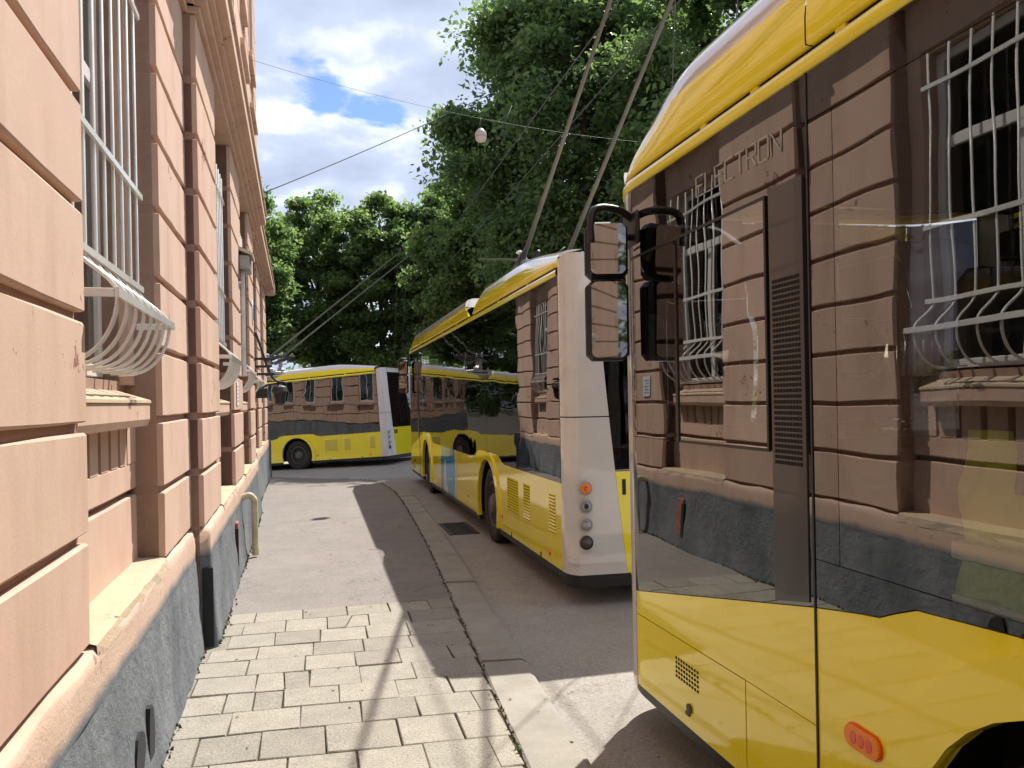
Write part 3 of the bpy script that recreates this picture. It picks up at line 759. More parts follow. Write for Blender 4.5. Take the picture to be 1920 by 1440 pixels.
def panel(name, poly, mat, parent, off=0.0, thick=.03, sides=(1,), rim_in=None):
    objs = []
    for sd in sides:
        bm = bmesh.new()
        f = bm.faces.new([bm.verts.new((s, z, 0)) for s, z in poly])
        s0, s1 = min(p[0] for p in poly), max(p[0] for p in poly)
        for c in CUTS + [p[0] for p in TOPLINE[1:-1]]:
            if s0 + .004 < c < s1 - .004:
                bmesh.ops.bisect_plane(bm, geom=bm.verts[:] + bm.edges[:] + bm.faces[:], plane_co=(c, 0, 0), plane_no=(1, 0, 0), dist=.0015)
        loop_e = [e for e in bm.edges if len(e.link_faces) == 1]
        rim = [(e.verts[0].co.copy(), e.verts[1].co.copy()) for e in loop_e]
        bmesh.ops.triangulate(bm, faces=bm.faces[:])
        def M(co, o):
            p, n = path(co.x); q = p + n * o; return Vector((q.x * sd, q.y, co.y))
        rv = []
        for a, b in rim: rv.append([M(a, off), M(b, off), M(b, off - thick), M(a, off - thick)])
        for v in bm.verts: v.co = M(v.co.copy(), off)
        for q in rv: bm.faces.new([bm.verts.new(x) for x in q])
        bm.normal_update()
        # orient: outer faces outwards
        for fc in bm.faces:
            c = fc.calc_center_median(); 
            if len(fc.verts) == 3:
                outw = Vector((c.x, (c.y - 5.85) * .2, 0)) if .3 < c.y < YF else Vector((c.x * .5, c.y - 5.85, 0))
                if fc.normal.dot(outw) < 0: fc.normal_flip()
                fc.smooth = not (.27 < c.y < YF - .002)
        objs.append(frombm(name, bm, mat, parent))
    return objs[0]
def sweep(name, prof, s0, s1, mat, parent, sides=(1, -1), ds=.12, cap=True, slope0=0., slope1=0., zref=2.915, hfun=None, step_front=True):
    """prof: list of (inset, z); s0/s1 may slope with height"""
    objs = []
    for sd in sides:
        n = max(2, int((s1 - s0) / ds)); ss = [s0 + (s1 - s0) * i / n for i in range(n + 1)]
        if s1 > YF:
            ss = [s for s in ss if s < YF - .05] + [YF - .05 + .05 * i for i in range(200) if YF - .05 + .05 * i < s1] + [s1]
        bm = bmesh.new(); g = []
        for s in ss:
            row = []
            for ins, z in prof:
                t = (s - s0) / (s1 - s0); q = s + (slope0 * (1 - t) ** 8 + slope1 * t ** 8) * (z - zref)
                zz, extra = z, 0
                if hfun: zz, extra = hfun(q, z)
                p, nr = path(q); p = p - nr * (ins + extra)
                if sd * p.x * sd > 0: p.x = 0
                row.append(bm.verts.new((p.x * sd, p.y, zz)))
            g.append(row)
        for i in range(len(g) - 1):
            for k in range(len(prof) - 1): bm.faces.new((g[i][k], g[i][k + 1], g[i + 1][k + 1], g[i + 1][k]))
        bmesh.ops.recalc_face_normals(bm, faces=bm.faces)
        c = bm.faces[:] ; bm.normal_update()
        mid = g[len(g) // 3][len(prof) // 2].link_faces[0]
        if mid.normal.x * sd > 0:
            for fc in c: fc.normal_flip()
        if cap:
            for row, fl in ((g[0], 0), (g[-1], 1)):
                extra = [bm.verts.new((row[-1].co.x, row[-1].co.y, prof[0][1]))]
                vs = [bm.verts.new(v.co) for v in row] + extra
                try: bm.faces.new(vs if fl else list(reversed(vs)))
                except ValueError: pass
        objs.append(frombm(name, bm, mat, parent, True))
    return objs[0]
RW, FW, WR = 3.25, 8.77, 0.47
def arch(sc, r, z0, n=22):
    a0 = math.asin((z0 - WR) / r)
    return [(sc - r * math.cos(a), WR + r * math.sin(a)) for a in [a0 + (math.pi - 2 * a0) * i / n for i in range(n + 1)]]
TOPLINE = [(.22, 1.03), (2.35, 1.03), (2.46, 1.045), (2.62, 1.11), (2.78, 1.125), (3.70, 1.125), (3.86, 1.105), (4.02, 1.03), (4.14, 1.01), (7.86, 1.01), (8.00, 1.03), (8.18, 1.14), (8.32, 1.165), (9.0, 1.175), (9.32, 1.155), (9.40, 1.125), (9.47, 1.095), (9.55, 1.085), (9.79, 1.045), (11.29, .752)]
def top_at(s):
    for i in range(len(TOPLINE) - 1):
        if TOPLINE[i][0] <= s <= TOPLINE[i + 1][0]:
            a, b = TOPLINE[i], TOPLINE[i + 1]; return a[1] + (b[1] - a[1]) * (s - a[0]) / (b[0] - a[0])
    return TOPLINE[-1][1]
def top_pts(a, b): return [(a, top_at(a))] + [p for p in TOPLINE if a + .01 < p[0] < b - .01] + [(b, top_at(b))]
SK, GT = .27, 2.83
def text_mesh(name, body, size, mat, parent, M, extr=.001, font_w=1.0):
    cu = bpy.data.curves.new(name, 'FONT'); cu.body = body; cu.size = size; cu.extrude = extr; cu.resolution_u = 3
    cu.space_character = font_w; cu.offset = .008
    o = bpy.data.objects.new(name, cu); COL.objects.link(o); dg = bpy.context.evaluated_depsgraph_get()
    me = bpy.data.meshes.new_from_object(o.evaluated_get(dg)); bpy.data.objects.remove(o)
    me.transform(M); 
    me.materials.clear(); return link(name, me, mat, parent)
def strokes(name, letters, h, w, gap, r, mat, parent, F):
    """wide stroked capitals; F maps (x, z) of the text plane to 3-D"""
    G = {'E': [[(1, 1), (0, 1), (0, 0), (1, 0)], [(0, .5), (.85, .5)]], 'L': [[(0, 1), (0, 0), (1, 0)]], 'C': [[(1, 1), (.12, 1), (0, .88), (0, .12), (.12, 0), (1, 0)]], 'T': [[(0, 1), (1, 1)], [(.5, 1), (.5, 0)]],
         'R': [[(0, 0), (0, 1), (.9, 1), (1, .9), (1, .6), (.9, .5), (0, .5)], [(.5, .5), (1, 0)]], 'O': [[(.1, 0), (0, .1), (0, .9), (.1, 1), (.9, 1), (1, .9), (1, .1), (.9, 0), (.1, 0)]], 'N': [[(0, 0), (0, 1), (1, 0), (1, 1)]]}
    x = 0
    for ch in letters:
        bm = bmesh.new()
        for st in G[ch]: tube_into(bm, [F(x + p[0] * w, p[1] * h) for p in st], r, 4)
        bmesh.ops.recalc_face_normals(bm, faces=bm.faces); frombm('letter', bm, mat, parent); x += w + gap
ROOF = [1.0]
def roof_h(q, z):
    """roof fairing drops and draws in towards the front"""
    t = smooth01((q - 10.7) / 1.0); r = smooth01((1.9 - q) / 2.2)
    return 2.915 + ROOF[0] * max(0, z - 2.915) * (1 - .66 * t) * (1 - .62 * r) + min(0, z - 2.915), .06 * t * max(0, (z - 2.915) / .3)
def make_bus(name, label, loc, rot, number=None, detail=0, ad=False, lit=True):
    B = empty(name, loc, rot); tag(B, label, 'trolleybus', 'trolleybuses queuing round the corner')
    LR = (1, -1)
    # --- underbody and inner shells
    box('underbody', (-.86, .15, .30), (.86, 11.4, .95), 'dark_underbody', B)
    for sd in LR:
        for a, b in ((.2, 2.62), (3.88, 8.14), (9.40, 11.25)):
            x0, x1 = sorted((sd * -1.185, sd * -.86)); box('inner_shell', (x0, a, .30), (x1, b, .98), 'dark_underbody', B)
    box('floor', (-1.17, .2, .985), (1.17, 11.2, 1.0), 'interior_grey', B)
    box('ceiling', (-1.17, .15, 2.80), (1.17, 11.25, 2.815), 'interior_grey', B)
    # --- lower yellow panels
    for a, b in ((.22, 1.65), (1.65, 5.50), (5.50, 7.55), (7.55, 9.77)):
        g = .003; pts = [(a + g, SK)]
        for wc in (RW, FW):
            if a < wc < b: pts += arch(wc, .56, SK)
        pts += [(b - g, SK)] + list(reversed(top_pts(a + g, b - g)))
        panel('skirt_panel', pts, 'yellow_paint', B, 0, .03, LR)
    panel('skirt_panel', [(9.773, .654)] + [(10.225, .654), (11.29, .640)] + list(reversed(top_pts(9.773, 11.29))), 'yellow_paint', B, 0, .03, LR)
    panel('skirt_panel', [(9.773, SK), (10.222, SK), (10.222, .650), (9.773, .650)], 'yellow_paint', B, 0, .03, LR)
    fl = panel('service_flap', [(10.229, SK), (11.29, SK), (11.29, .635), (10.229, .649)], 'yellow_paint', B, .001, .03, LR)
    # dotted vent and lock on the flap
    for sd in (1,):
        bm = bmesh.new()
        for i in range(9):
            for k in range(5):
                p, n = path(10.62 + i * .026); box_into(bm, (p.x - .004, p.y - .006, .46 + k * .021), (p.x + .001, p.y + .006, .471 + k * .021))
        frombm('flap_vent', bm, 'vent_dark', fl)
    lathe('flap_lock', [(.022, .002), (.024, .008), (.006, .010)], (-HW - .001, 10.70, .36), (-1, 0, 0), 'black_plastic', fl, 12)
    box('flap_latch', (-HW - .008, 10.70, .325), (-HW + .001, 10.735, .34), 'black_plastic', fl)
    # black sill line below the panels
    panel('lower_edge', [(.22, .20)] + [(RW - .58, .20), (RW - .58, SK - .003), (.22, SK - .003)], 'black_plastic', B, -.012, .05, LR)
    panel('lower_edge', [(RW + .58, .20), (FW - .58, .20), (FW - .58, SK - .003), (RW + .58, SK - .003)], 'black_plastic', B, -.012, .05, LR)
    panel('lower_edge', [(FW + .58, .20), (11.8, .22), (11.8, SK - .003), (FW + .58, SK - .003)], 'black_plastic', B, -.012, .05, LR)
    # arch flares
    for wc in (RW, FW):
        panel('wheel_arch', arch(wc, .56, SK) + list(reversed(arch(wc, .70 if wc == FW else .66, SK))), 'yellow_paint', B, .022, .04, LR)
    # --- wheels
    for wc in (RW, FW):
        for sd in LR:
            w = empty('wheel', (sd * -1.045, wc, WR), parent=B)
            lathe('tyre', [(.28, -.11), (.40, -.14), (.455, -.125), (.47, -.09), (.47, .09), (.455, .125), (.40, .14), (.30, .125), (.285, .10)], (0, 0, 0), (-sd, 0, 0), 'rubber', w, 40, True)
            bm = bmesh.new(); lathe_into(bm, [(.29, .06), (.285, .115), (.265, .12), (.25, .07), (.18, .055), (.13, .11), (.10, .14), (.06, .145)], (0, 0, 0), (-sd, 0, 0), 32)
            for i in range(10):
                t = i * math.pi / 5; c = Vector((-sd * .06, .205 * math.cos(t), .205 * math.sin(t))); lathe_into(bm, [(.016, 0), (.016, .035), (.008, .04)], c, (-sd, 0, 0), 6)
            bmesh.ops.recalc_face_normals(bm, faces=bm.faces); frombm('rim', bm, 'rim_steel', w)
    # --- glass band
    gl = [.235, 1.72, 3.28, 4.84, 6.40, 7.72]
    for a, b in zip(gl[:-1], gl[1:]):
        panel('side_glass', [(a + .004, GT)] + [(p[0], p[1] + .004) for p in top_pts(a + .004, b - .004)] + [(b - .004, GT)], 'tinted_glass', B, .002, .02, LR)
    wl, wr, w0, w1 = 7.80, 9.64, 1.215, 2.665
    panel('side_glass', [(p[0], p[1] + .004) for p in top_pts(7.724, 9.768)] + [(9.768, w0 - .003), (7.724, w0 - .003)], 'cab_glass', B, .002, .02, LR)
    panel('side_glass', [(7.724, w1 + .003), (9.768, w1 + .003), (9.768, GT), (7.724, GT)], 'cab_glass', B, .002, .02, LR)
    panel('side_glass', [(7.724, w0), (wl - .003, w0), (wl - .003, w1), (7.724, w1)], 'cab_glass', B, .002, .02, LR)
    panel('side_glass', [(wr + .003, w0), (9.768, w0), (9.768, w1), (wr + .003, w1)], 'cab_glass', B, .002, .02, LR)
    panel('passenger_window', [(wl, w0), (wr, w0), (wr, w1), (wl, w1)], 'clear_pane', B, .002, .004, LR)
    # cab glass with the driver's window set in it
    wz0, wz1, wa, wb = 1.565, 2.475, 10.035, 11.22
    panel('cab_panel', [(p[0], p[1] + .004) for p in top_pts(9.776, 11.29)] + [(11.29, 1.558), (9.776, 1.558)], 'cab_glass', B, .002, .02, LR)
    panel('cab_panel', [(9.776, wz1 + .008), (11.29, wz1 + .008), (11.29, GT), (9.776, GT)], 'tinted_glass', B, .002, .02, LR)
    panel('cab_panel', [(11.232, 1.562), (11.29, 1.562), (11.29, wz1 + .004), (11.232, wz1 + .004)], 'tinted_glass', B, .002, .02, LR)
    panel('driver_window', [(wa, wz0), (10.735, wz0), (10.735, wz1), (wa, wz1)], 'pane_glass', B, .004, .02, LR)
    panel('cab_panel', [(10.776, 1.561), (11.229, 1.561), (11.229, wz1 + .004), (10.776, wz1 + .004)], 'cab_glass', B, .002, .02, LR)
    wb = 10.74
    panel('window_bar', [(10.742, wz0 - .012), (10.774, wz0 - .012), (10.774, wz1 - .02), (10.742, wz1 - .02)], 'black_plastic', B, .006, .02, LR)
    t = .012
    for P in ([(wa - t, wz0 - t), (wb + t, wz0 - t), (wb + t, wz0), (wa - t, wz0)], [(wa - t, wz1), (11.28, wz1), (11.28, wz1 + t), (wa - t, wz1 + t)], [(wa - t, wz0), (wa, wz0), (wa, wz1), (wa - t, wz1)], [(wb, wz0), (wb + t, wz0), (wb + t, wz1), (wb, wz1)]):
        panel('window_seal', P, 'black_plastic', B, .006, .02, LR)
    # satin pillar with a perforated grille
    panel('pillar', [(9.80, 1.06), (10.0, 1.02), (10.0, 2.50), (9.80, 2.50)], 'pillar_satin', B, .0065, .02, LR)
    for sd in LR:
        bm = bmesh.new()
        for i in range(9):
            for k in range(34):
                y = 9.822 + i * .0185; z = 1.515 + k * .0195; x = sd * -(HW + .0065)
                box_into(bm, (min(x, x - sd * .002), y, z), (max(x, x - sd * .002), y + .0125, z + .0125))
        frombm('pillar_vent', bm, 'vent_dark', B)
    box('door_seam', (-HW - .0055, 9.768, SK), (-HW - .001, 9.776, GT), 'black_plastic', B)
    # lettering above the driver's window
    if detail:
        strokes('letter', 'ELECTRON', .082, .062, .019, .0045, 'letter_grey', B, lambda x, z: Vector((-HW - .0035, 10.545 - x, 2.615 + z)))
    # --- roof
    sweep('gutter', [(.02, 2.832), (-.012, 2.834), (-.016, 2.86), (-.012, 2.882), (.03, 2.892)], .25, S_FRONT_C, 'yellow_paint', B, LR, .3, False)
    sweep('gutter_slot', [(.035, 2.885), (.035, 2.925)], .25, S_FRONT_C, 'vent_dark', B, LR, .3, False)
    yel = [(.03, 2.921), (.002, 2.923), (.0, 2.94), (.0, 3.0), (.007, 3.055), (.02, 3.105)]
    wht = [(.02, 3.105), (.034, 3.15), (.058, 3.20), (.10, 3.245), (.18, 3.275), (.37, 3.285)]
    for a, b, s0, s1 in ((.28, 4.06, 0, -2.2), (4.32, 9.768, 1.5, 0)):
        sweep('roof_fairing', yel, a, b, 'yellow_paint', B, LR, .12, True, s0, s1, hfun=roof_h)
        sweep('roof_cap', wht, a, b, 'white_paint', B, LR, .12, True, s0, s1, hfun=roof_h)
    sweep('roof_fairing', yel, 9.776, S_FRONT_C, 'yellow_paint', B, LR, .10, False, hfun=roof_h)
    sweep('roof_cap', wht, 9.776, S_FRONT_C, 'white_paint', B, LR, .10, False, hfun=roof_h)
    for a in (1.3, 2.6, 5.4, 6.8, 8.2, 9.6, 10.1, 10.5):
        panel('slot_bridge', [(a, 2.876), (a + .05, 2.876), (a + .05, 2.92), (a, 2.92)], 'yellow_paint', B, -.022, .02, LR)
    bm = bmesh.new(); g = [[bm.verts.new((x, y, z)) for x in (-.86, 0, .86)] for y, z in ((.02, 2.95), (.3, 2.97), (2.2, 2.915 + .345 * ROOF[0]), (3.3, 2.915 + .345 * ROOF[0]), (3.35, 3.0), (4.9, 3.0), (4.95, 2.915 + .345 * ROOF[0]), (10.7, 2.915 + .345 * ROOF[0]), (11.2, 3.06), (11.3, 3.0))]
    for i in range(9):
        for k in range(2): bm.faces.new((g[i][k], g[i][k + 1], g[i + 1][k + 1], g[i + 1][k]))
    frombm('roof_deck', bm, 'white_paint', B)
    box('roof_box', (-.95, 3.5, 2.93), (.95, 4.8, 3.13), 'grey_metal', B, .03)
    # --- rear
    LXT, LXB = rear_s(-HW + .26), rear_s(-HW + .50)
    def inner(z): return LXT + (LXB - LXT) * max(0, (2.86 - z) / (2.86 - SK)) ** 1.25
    zs = [SK + (1.604 - SK) * i / 8 for i in range(9)]
    panel('rear_corner', [(.225, SK), (.225, 1.600)] + [(inner(z), min(z, 1.600)) for z in reversed(zs)], 'white_paint', B, .004, .03, LR)
    zs = [1.610 + (2.86 - 1.610) * i / 6 for i in range(7)]
    panel('rear_corner', [(.225, 1.610)] + [(inner(z), z) for z in zs] + [(REAR0, 2.86), (REAR0, 2.985), (-.2, 2.995), (.10, 2.995), (.225, 2.96)], 'white_paint', B, .004, .03, LR)
    panel('rear_ledge', [(.1, .37), (inner(.40) + .02, .37), (inner(.43) + .02, .405), (.1, .405)], 'white_paint', B, .022, .04, LR)
    zs = [1.14 + (2.856 - 1.14) * i / 6 for i in range(7)]
    panel('rear_glass', [(inner(z) - .004, z) for z in zs] + [(REAR0, 2.856), (REAR0, 1.14)], 'tinted_glass', B, .0, .03, LR)
    zs = [SK + (1.136 - SK) * i / 6 for i in range(7)]
    panel('rear_panel', [(inner(z) - .004, z) for z in zs] + [(REAR0, 1.136), (REAR0, SK)], 'yellow_paint', B, .0, .03, LR)
    panel('rear_bumper', [(.24, .16), (REAR0, .16), (REAR0, SK - .003), (.24, SK - .003)], 'black_plastic', B, -.005, .06, LR)
    sl = rear_s(-HW + .135)
    panel('lamp_plate', [(sl + .065, .48), (sl - .065, .48), (sl - .065, 1.09), (sl + .065, 1.09)], 'white_paint', B, .008, .02, LR)
    for sd in LR:
        for z, m in ((1.005, 'amber' if False else 'red_lens'), (.855, 'clear_lens'), (.70, 'clear_lens'), (.55, 'smoke_lens')):
            p, n = path(sl); L = empty('tail_lamp', (p.x * sd, p.y - .012, z), parent=B); ax = (0, -1, 0)
            lathe('bezel', [(.061, 0), (.060, .008), (.050, .012), (.047, .006)], (0, 0, 0), ax, 'lens_ring' if m != 'smoke_lens' else 'smoke_lens', L, 24)
            lathe('lens', [(.046, .002), (.046, .010), (.038, .015), (.025, .017), (.010, .020), (.003, .021)], (0, 0, 0), ax, m if m != 'red_lens' else 'amber_lens', L, 24, True)
            if z > .8: lathe('lens_core', [(.022, .015), (.020, .024), (.008, .027)], (0, 0, 0), ax, 'red_lens' if z > .9 else 'black_plastic', L, 16)
    if number:
        p, n = path(rear_s(-HW + .47))
        text_mesh('fleet_number', number, .17, 'number_black', B, Matrix.Translation((-HW + .44, -.0035, .945)) @ Matrix.Rotation(rad(90), 4, 'X'))
    # --- front mask, windscreen, lamps
    panel('front_corner', [(11.294, .25), (11.48, .25), (11.48, 2.99), (11.294, 2.83)], 'white_paint', B, .004, .03, LR)
    panel('windscreen', [(11.484, 1.0), (S_FRONT_C, .95), (S_FRONT_C, 2.82), (11.484, 2.82)], 'tinted_glass', B, .002, .02, LR)
    panel('front_panel', [(11.484, .25), (S_FRONT_C, .25), (S_FRONT_C, .946), (11.484, .996)], 'white_paint', B, .002, .03, LR)
    panel('headlamp', [(11.60, .50), (11.86, .50), (11.84, .68), (11.60, .74)], 'clear_lens', B, .016, .03, LR)
    # --- side lamps and vents
    def pill(s, z, l, h, m, tilt=0.):
        pts = []
        for i in range(16):
            t = 2 * math.pi * i / 16; pts.append((s + (l / 2 - h / 2) * (1 if math.cos(t) > 0 else -1) + h / 2 * math.cos(t), z + h / 2 * math.sin(t)))
        panel('side_lamp_base', [(s + (p[0] - s) * 1.07, z + (p[1] - z) * 1.14) for p in pts], 'red_lens', B, .004, .01, LR)
        panel('side_lamp', pts, 'amber_lens', B, .014, .014, LR)
        if l > .1:
            for ds in (-.035, .0, .035): panel('lamp_reflector', [(s + ds + .014 * math.cos(2 * math.pi * i / 10), z + .02 * math.sin(2 * math.pi * i / 10)) for i in range(10)], 'red_lens', B, .0155, .004, LR)
    pill(9.545, .70, .155, .072, 'amber_lens')
    for s, z in ((.62, .36), (2.50, .43), (4.55, .43), (6.9, .46)): pill(s, z, .065, .034, 'amber_lens')
    for a, b, z0, n in ((1.74, 2.22, .56, 12), (1.28, 1.52, .56, 12), (.42, .62, .57, 12)):
        for i in range(n):
            z = z0 + i * .030
            for sd in LR:
                x0, x1 = sorted((sd * -(HW + .012), sd * -(HW - .002)))
                prism('louvre', [(sd * -(HW + .0005), z), (sd * -(HW + .011), z + .002), (sd * -(HW + .0005), z + .019)], 'y', a, b, 'yellow_paint', B)
                xa, xb = sorted((sd * -(HW + .0012), sd * -(HW - .002))); box('louvre_gap', (xa, a + .01, z - .010), (xb, b - .01, z - .001), 'vent_dark', B)
    for s in (.9, 2.05): box('jack_point', (-HW - .006, s, SK - .01), (-HW + .002, s + .02, SK + .045), 'black_plastic', B)
    # --- advert wrap
    if ad:
        panel('advert', [(5.62, SK + .004), (7.0, SK + .004), (7.0, 1.006), (5.62, 1.006)], 'blue_ad', B, .0015, .002, (1,))
        w1 = [(6.30 + .18 * math.sin(i / 10 * 2.2), SK + .004 + (1.002 - SK) * i / 10 * .72) for i in range(11)]
        panel('advert_figure', w1 + [(6.62, .78), (6.72, .5), (6.72, SK + .004)], 'white_ad', B, .003, .002, (1,))
        panel('advert_stripe', [(5.50, SK + .004), (5.66, SK + .004), (5.60, .7), (5.66, 1.006), (5.52, 1.006)], 'white_ad', B, .003, .002, (1,))
    # --- mirrors
    for sd in LR:
        m = empty('mirror', (sd * -HW, 11.20, 2.42), parent=B); S = lambda x: sd * x
        bx = lambda nm, a, b, mt, bev, par: box(nm, tuple(min(p, q) for p, q in zip(a, b)), tuple(max(p, q) for p, q in zip(a, b)), mt, par, bev)
        bx('foot', (S(-.015), -.035, .12), (S(.03), .16, .30), 'black_plastic', .015, m)
        tube('arm', smooth3([(S(.0), .05, .26), (S(-.08), .03, .30), (S(-.20), .0, .30), (S(-.245), -.01, .255), (S(-.25), -.01, .12)], 5), .02, 'black_plastic', m, 10)
        tube('arm', smooth3([(S(.0), .05, .17), (S(-.12), .02, .15), (S(-.23), .0, .13)], 4), .017, 'black_plastic', m, 10)
        for z0, z1, dp in ((-.055, .235, .10), (-.47, -.062, .11)):
            hs = box('housing', (-.108, -.012, z0), (.108, dp, z1), 'black_plastic', m, .03); hs.location = (S(-.163), 0, 0); hs.rotation_euler = (0, 0, rad(-14 * sd))
        for (z0, z1, tilt, yaw) in ((-.035, .215, 9, 14), (-.455, -.075, 6, 14)):
            bm = bmesh.new(); hw, hh = .088, (z1 - z0) / 2; n = 8; pts = []
            for cx, cz, a0 in ((hw - .03, hh - .03, 0), (-hw + .03, hh - .03, 90), (-hw + .03, -hh + .03, 180), (hw - .03, -hh + .03, 270)):
                for i in range(6): t = rad(a0 + 90 * i / 5); pts.append((cx + .03 * math.cos(t), cz + .03 * math.sin(t)))
            vs = [bm.verts.new((p[0], 0, p[1])) for p in pts]; f = bm.faces.new(vs); bm.normal_update()
            if f.normal.y > 0: f.normal_flip()
            o = frombm('mirror_face', bm, 'mirror_glass', m); o.location = (S(-.163) - sd * .024 * math.sin(rad(14)), -.024, (z0 + z1) / 2)
            o.rotation_euler = (rad(tilt - 4), 0, rad(yaw * sd * -1)); o.location.y -= math.sin(rad(tilt - 4)) * hh
    # --- roof gear and trolley poles
    gear = empty('pole_gear', (0, 4.73, 3.2), parent=B)
    box('base_frame', (-.62, -.45, -.01), (.62, .5, .09), 'grey_metal', gear, .02)
    for x in (-.325, .315):
        lathe('turntable', [(.13, 0), (.13, .12), (.07, .2), (.07, .42), (.10, .45), (.04, .62)], (x, .0, .08), (0, 0, 1), 'grey_metal', gear, 14)
        for dx in (-.10, .10): tube('spring', [(x + dx, .30, .42), (x + dx, -.5, .62)], .035, 'iron_black', gear, 8)
        lathe('insulator', [(.03, 0), (.055, .01), (.03, .03), (.055, .045), (.03, .065), (.05, .09), (.02, .10)], (x - .1, .42, .10), (0, 0, 1), 'lamp_opal', gear, 12)
        tube('stay', smooth3([(x, .0, .5), (x + .3, -.05, .55), (x + .62, -.1, .78)], 3), .012, 'pole_fibre', gear, 6)
    tube('crossbar', [(-.95, .15, .62), (.75, .15, .62)], .014, 'pole_fibre', gear, 6)
    lathe('insulator', [(.03, 0), (.06, .015), (.045, .04), (.02, .05)], (-.36, .02, .68), (0, 0, 1), 'plastic_sign', gear, 14)
    for x in (-.325, .315):
        pl = tube('trolley_pole', [(x, 4.73, 3.78), (x, 4.73 - 1.2, 3.78 + .665), (x, 4.73 - 5.2, 3.78 + 2.86)], [.035, .028, .014], 'pole_fibre', B, 10)
        tube('rope', [(x + .05, -.35, 6.55), (x * .8, .05, 3.35), (x * .8, -.02, 1.3)], .005, 'wire_dark', pl, 5)
        lathe('shoe', [(.03, -.06), (.045, -.02), (.045, .04), (.02, .09)], (x, 4.73 - 5.22, 3.78 + 2.90), (0, 0, 1), 'iron_black', pl, 8)
    # --- inside: seats, steering wheel
    seat = empty('driver_seat', (-.62, 9.62, 1.0), parent=B)
    box('cushion', (-.24, -.05, .42), (.24, .45, .55), 'seat_fabric', seat, .04); box('backrest', (-.23, -.16, .50), (.23, -.03, 1.15), 'seat_fabric', seat, .04); box('pedestal', (-.12, .0, 0), (.12, .3, .42), 'dark_underbody', seat)
    bm = bmesh.new(); tube_into(bm, [(.21 * math.cos(t), .21 * math.sin(t), 0) for t in [2 * math.pi * i / 24 for i in range(25)]], .015, 6); tube_into(bm, [(-.2, 0, 0), (.2, 0, 0)], .015, 6); tube_into(bm, [(0, 0, 0), (0, .1, -.5)], .03, 6)
    sw = frombm('steering_wheel', bm, 'black_plastic', B); sw.location = (-.62, 10.50, 1.95); sw.rotation_euler = (rad(35), 0, 0)
    box('dashboard', (-1.1, 10.6, 1.0), (1.0, 11.2, 1.55), 'black_plastic', B, .06)
    box('cab_partition', (-1.12, 8.9, 1.0), (-.05, 8.93, 2.2), 'interior_grey', B, .01)
    for y in (1.2, 2.1, 4.4, 5.3, 6.2, 7.1):
        for x in (-.72, .72):
            st = empty('passenger_seat', (x, y, 1.0), parent=B)
            box('cushion', (-.4, -.02, .40), (.4, .40, .48), 'seat_fabric', st, .03); box('backrest', (-.4, -.09, .42), (.4, -.025, 1.0), 'seat_fabric', st, .03)
    return B
ROOF[0] = 1.18
b1 = make_bus('trolleybus', 'yellow trolleybus beside the pavement with lettering above the driver window', (1.60 + HW, -7.5, ROAD_Z), (0, 0, 0), None, 1)
ROOF[0] = .9
b2 = make_bus('trolleybus', 'yellow trolleybus with white rear corner, round tail lamps and blue side advert', (2.04 + HW, 6.2, ROAD_Z), (0, 0, 0), '1', 0, True)
H3 = rad(57)
b3 = make_bus('trolleybus', 'yellow trolleybus turning across the far end of the street behind the building corner', (0, 0, 0), (0, 0, H3), '108', 0)
def place_bus3():
    c = Vector((1.95, 24.1, -.22))           # rear left corner on the road
    R = Matrix.Rotation(H3, 3, 'Z') @ Matrix.Rotation(rad(-3.6), 3, 'X')
    b3.rotation_euler = R.to_euler(); b3.location = c - R @ Vector((-HW, 0.2, 0))
place_bus3()
# high visibility vest over the driver's seat
def vest():
    v = empty('safety_vest'); tag(v, 'fluorescent yellow-green safety vest hung behind the cab glass', 'vest')
    bm = bmesh.new(); g = []
    for i in range(13):
        z = i / 12; row = []
        for k in range(9):
            x = (k / 8 - .5) * (.46 - .10 * max(0, z - .75) * 4); y = .015 * math.sin(k * 2.1 + i * .5) + .01 * math.sin(i * 1.3)
            row.append(bm.verts.new((y, x, z * .62)))
        g.append(row)
    for i in range(12):
        for k in range(8):
            if i > 8 and k in (3, 4): continue
            bm.faces.new((g[i][k], g[i][k + 1], g[i + 1][k + 1], g[i + 1][k]))
    bmesh.ops.solidify(bm, geom=bm.faces[:], thickness=.012)
    frombm('cloth', bm, 'hi_vis', v, True)
    for z in (.14, .28): box('reflective_stripe', (-.03, -.225, z), (.035, .225, z + .045), 'hi_vis_stripe', v, .004)
    v.location = (1.60 + .055, 1.50, .98)
vest()

# ------------------------------------------------------------------ street fittings
def drain():
    r = empty('storm_drain'); tag(r, 'dark iron storm drain grating in the road beside the kerb', 'drain')
    bm = bmesh.new(); x0, x1, y0, y1 = 1.66, 2.06, 10.1, 11.1; z = ROAD_Z + .004
    box_into(bm, (x0, y0, z - .02), (x1, y0 + .05, z + .006)); box_into(bm, (x0, y1 - .05, z - .02), (x1, y1, z + .006)); box_into(bm, (x0, y0 + .05, z - .02), (x0 + .05, y1 - .05, z + .006)); box_into(bm, (x1 - .05, y0 + .05, z - .02), (x1, y1 - .05, z + .006))
    frombm('frame', bm, 'grating_iron', r)
    for i in range(12):
        y = y0 + .09 + i * .072; box('bar', (x0 + .05, y, z - .015), (x1 - .05, y + .03, z + .003), 'grating_iron', r)
    box('pit', (x0 + .05, y0 + .05, z - .003), (x1 - .05, y1 - .05, z - .001), 'vent_dark', r)
drain()
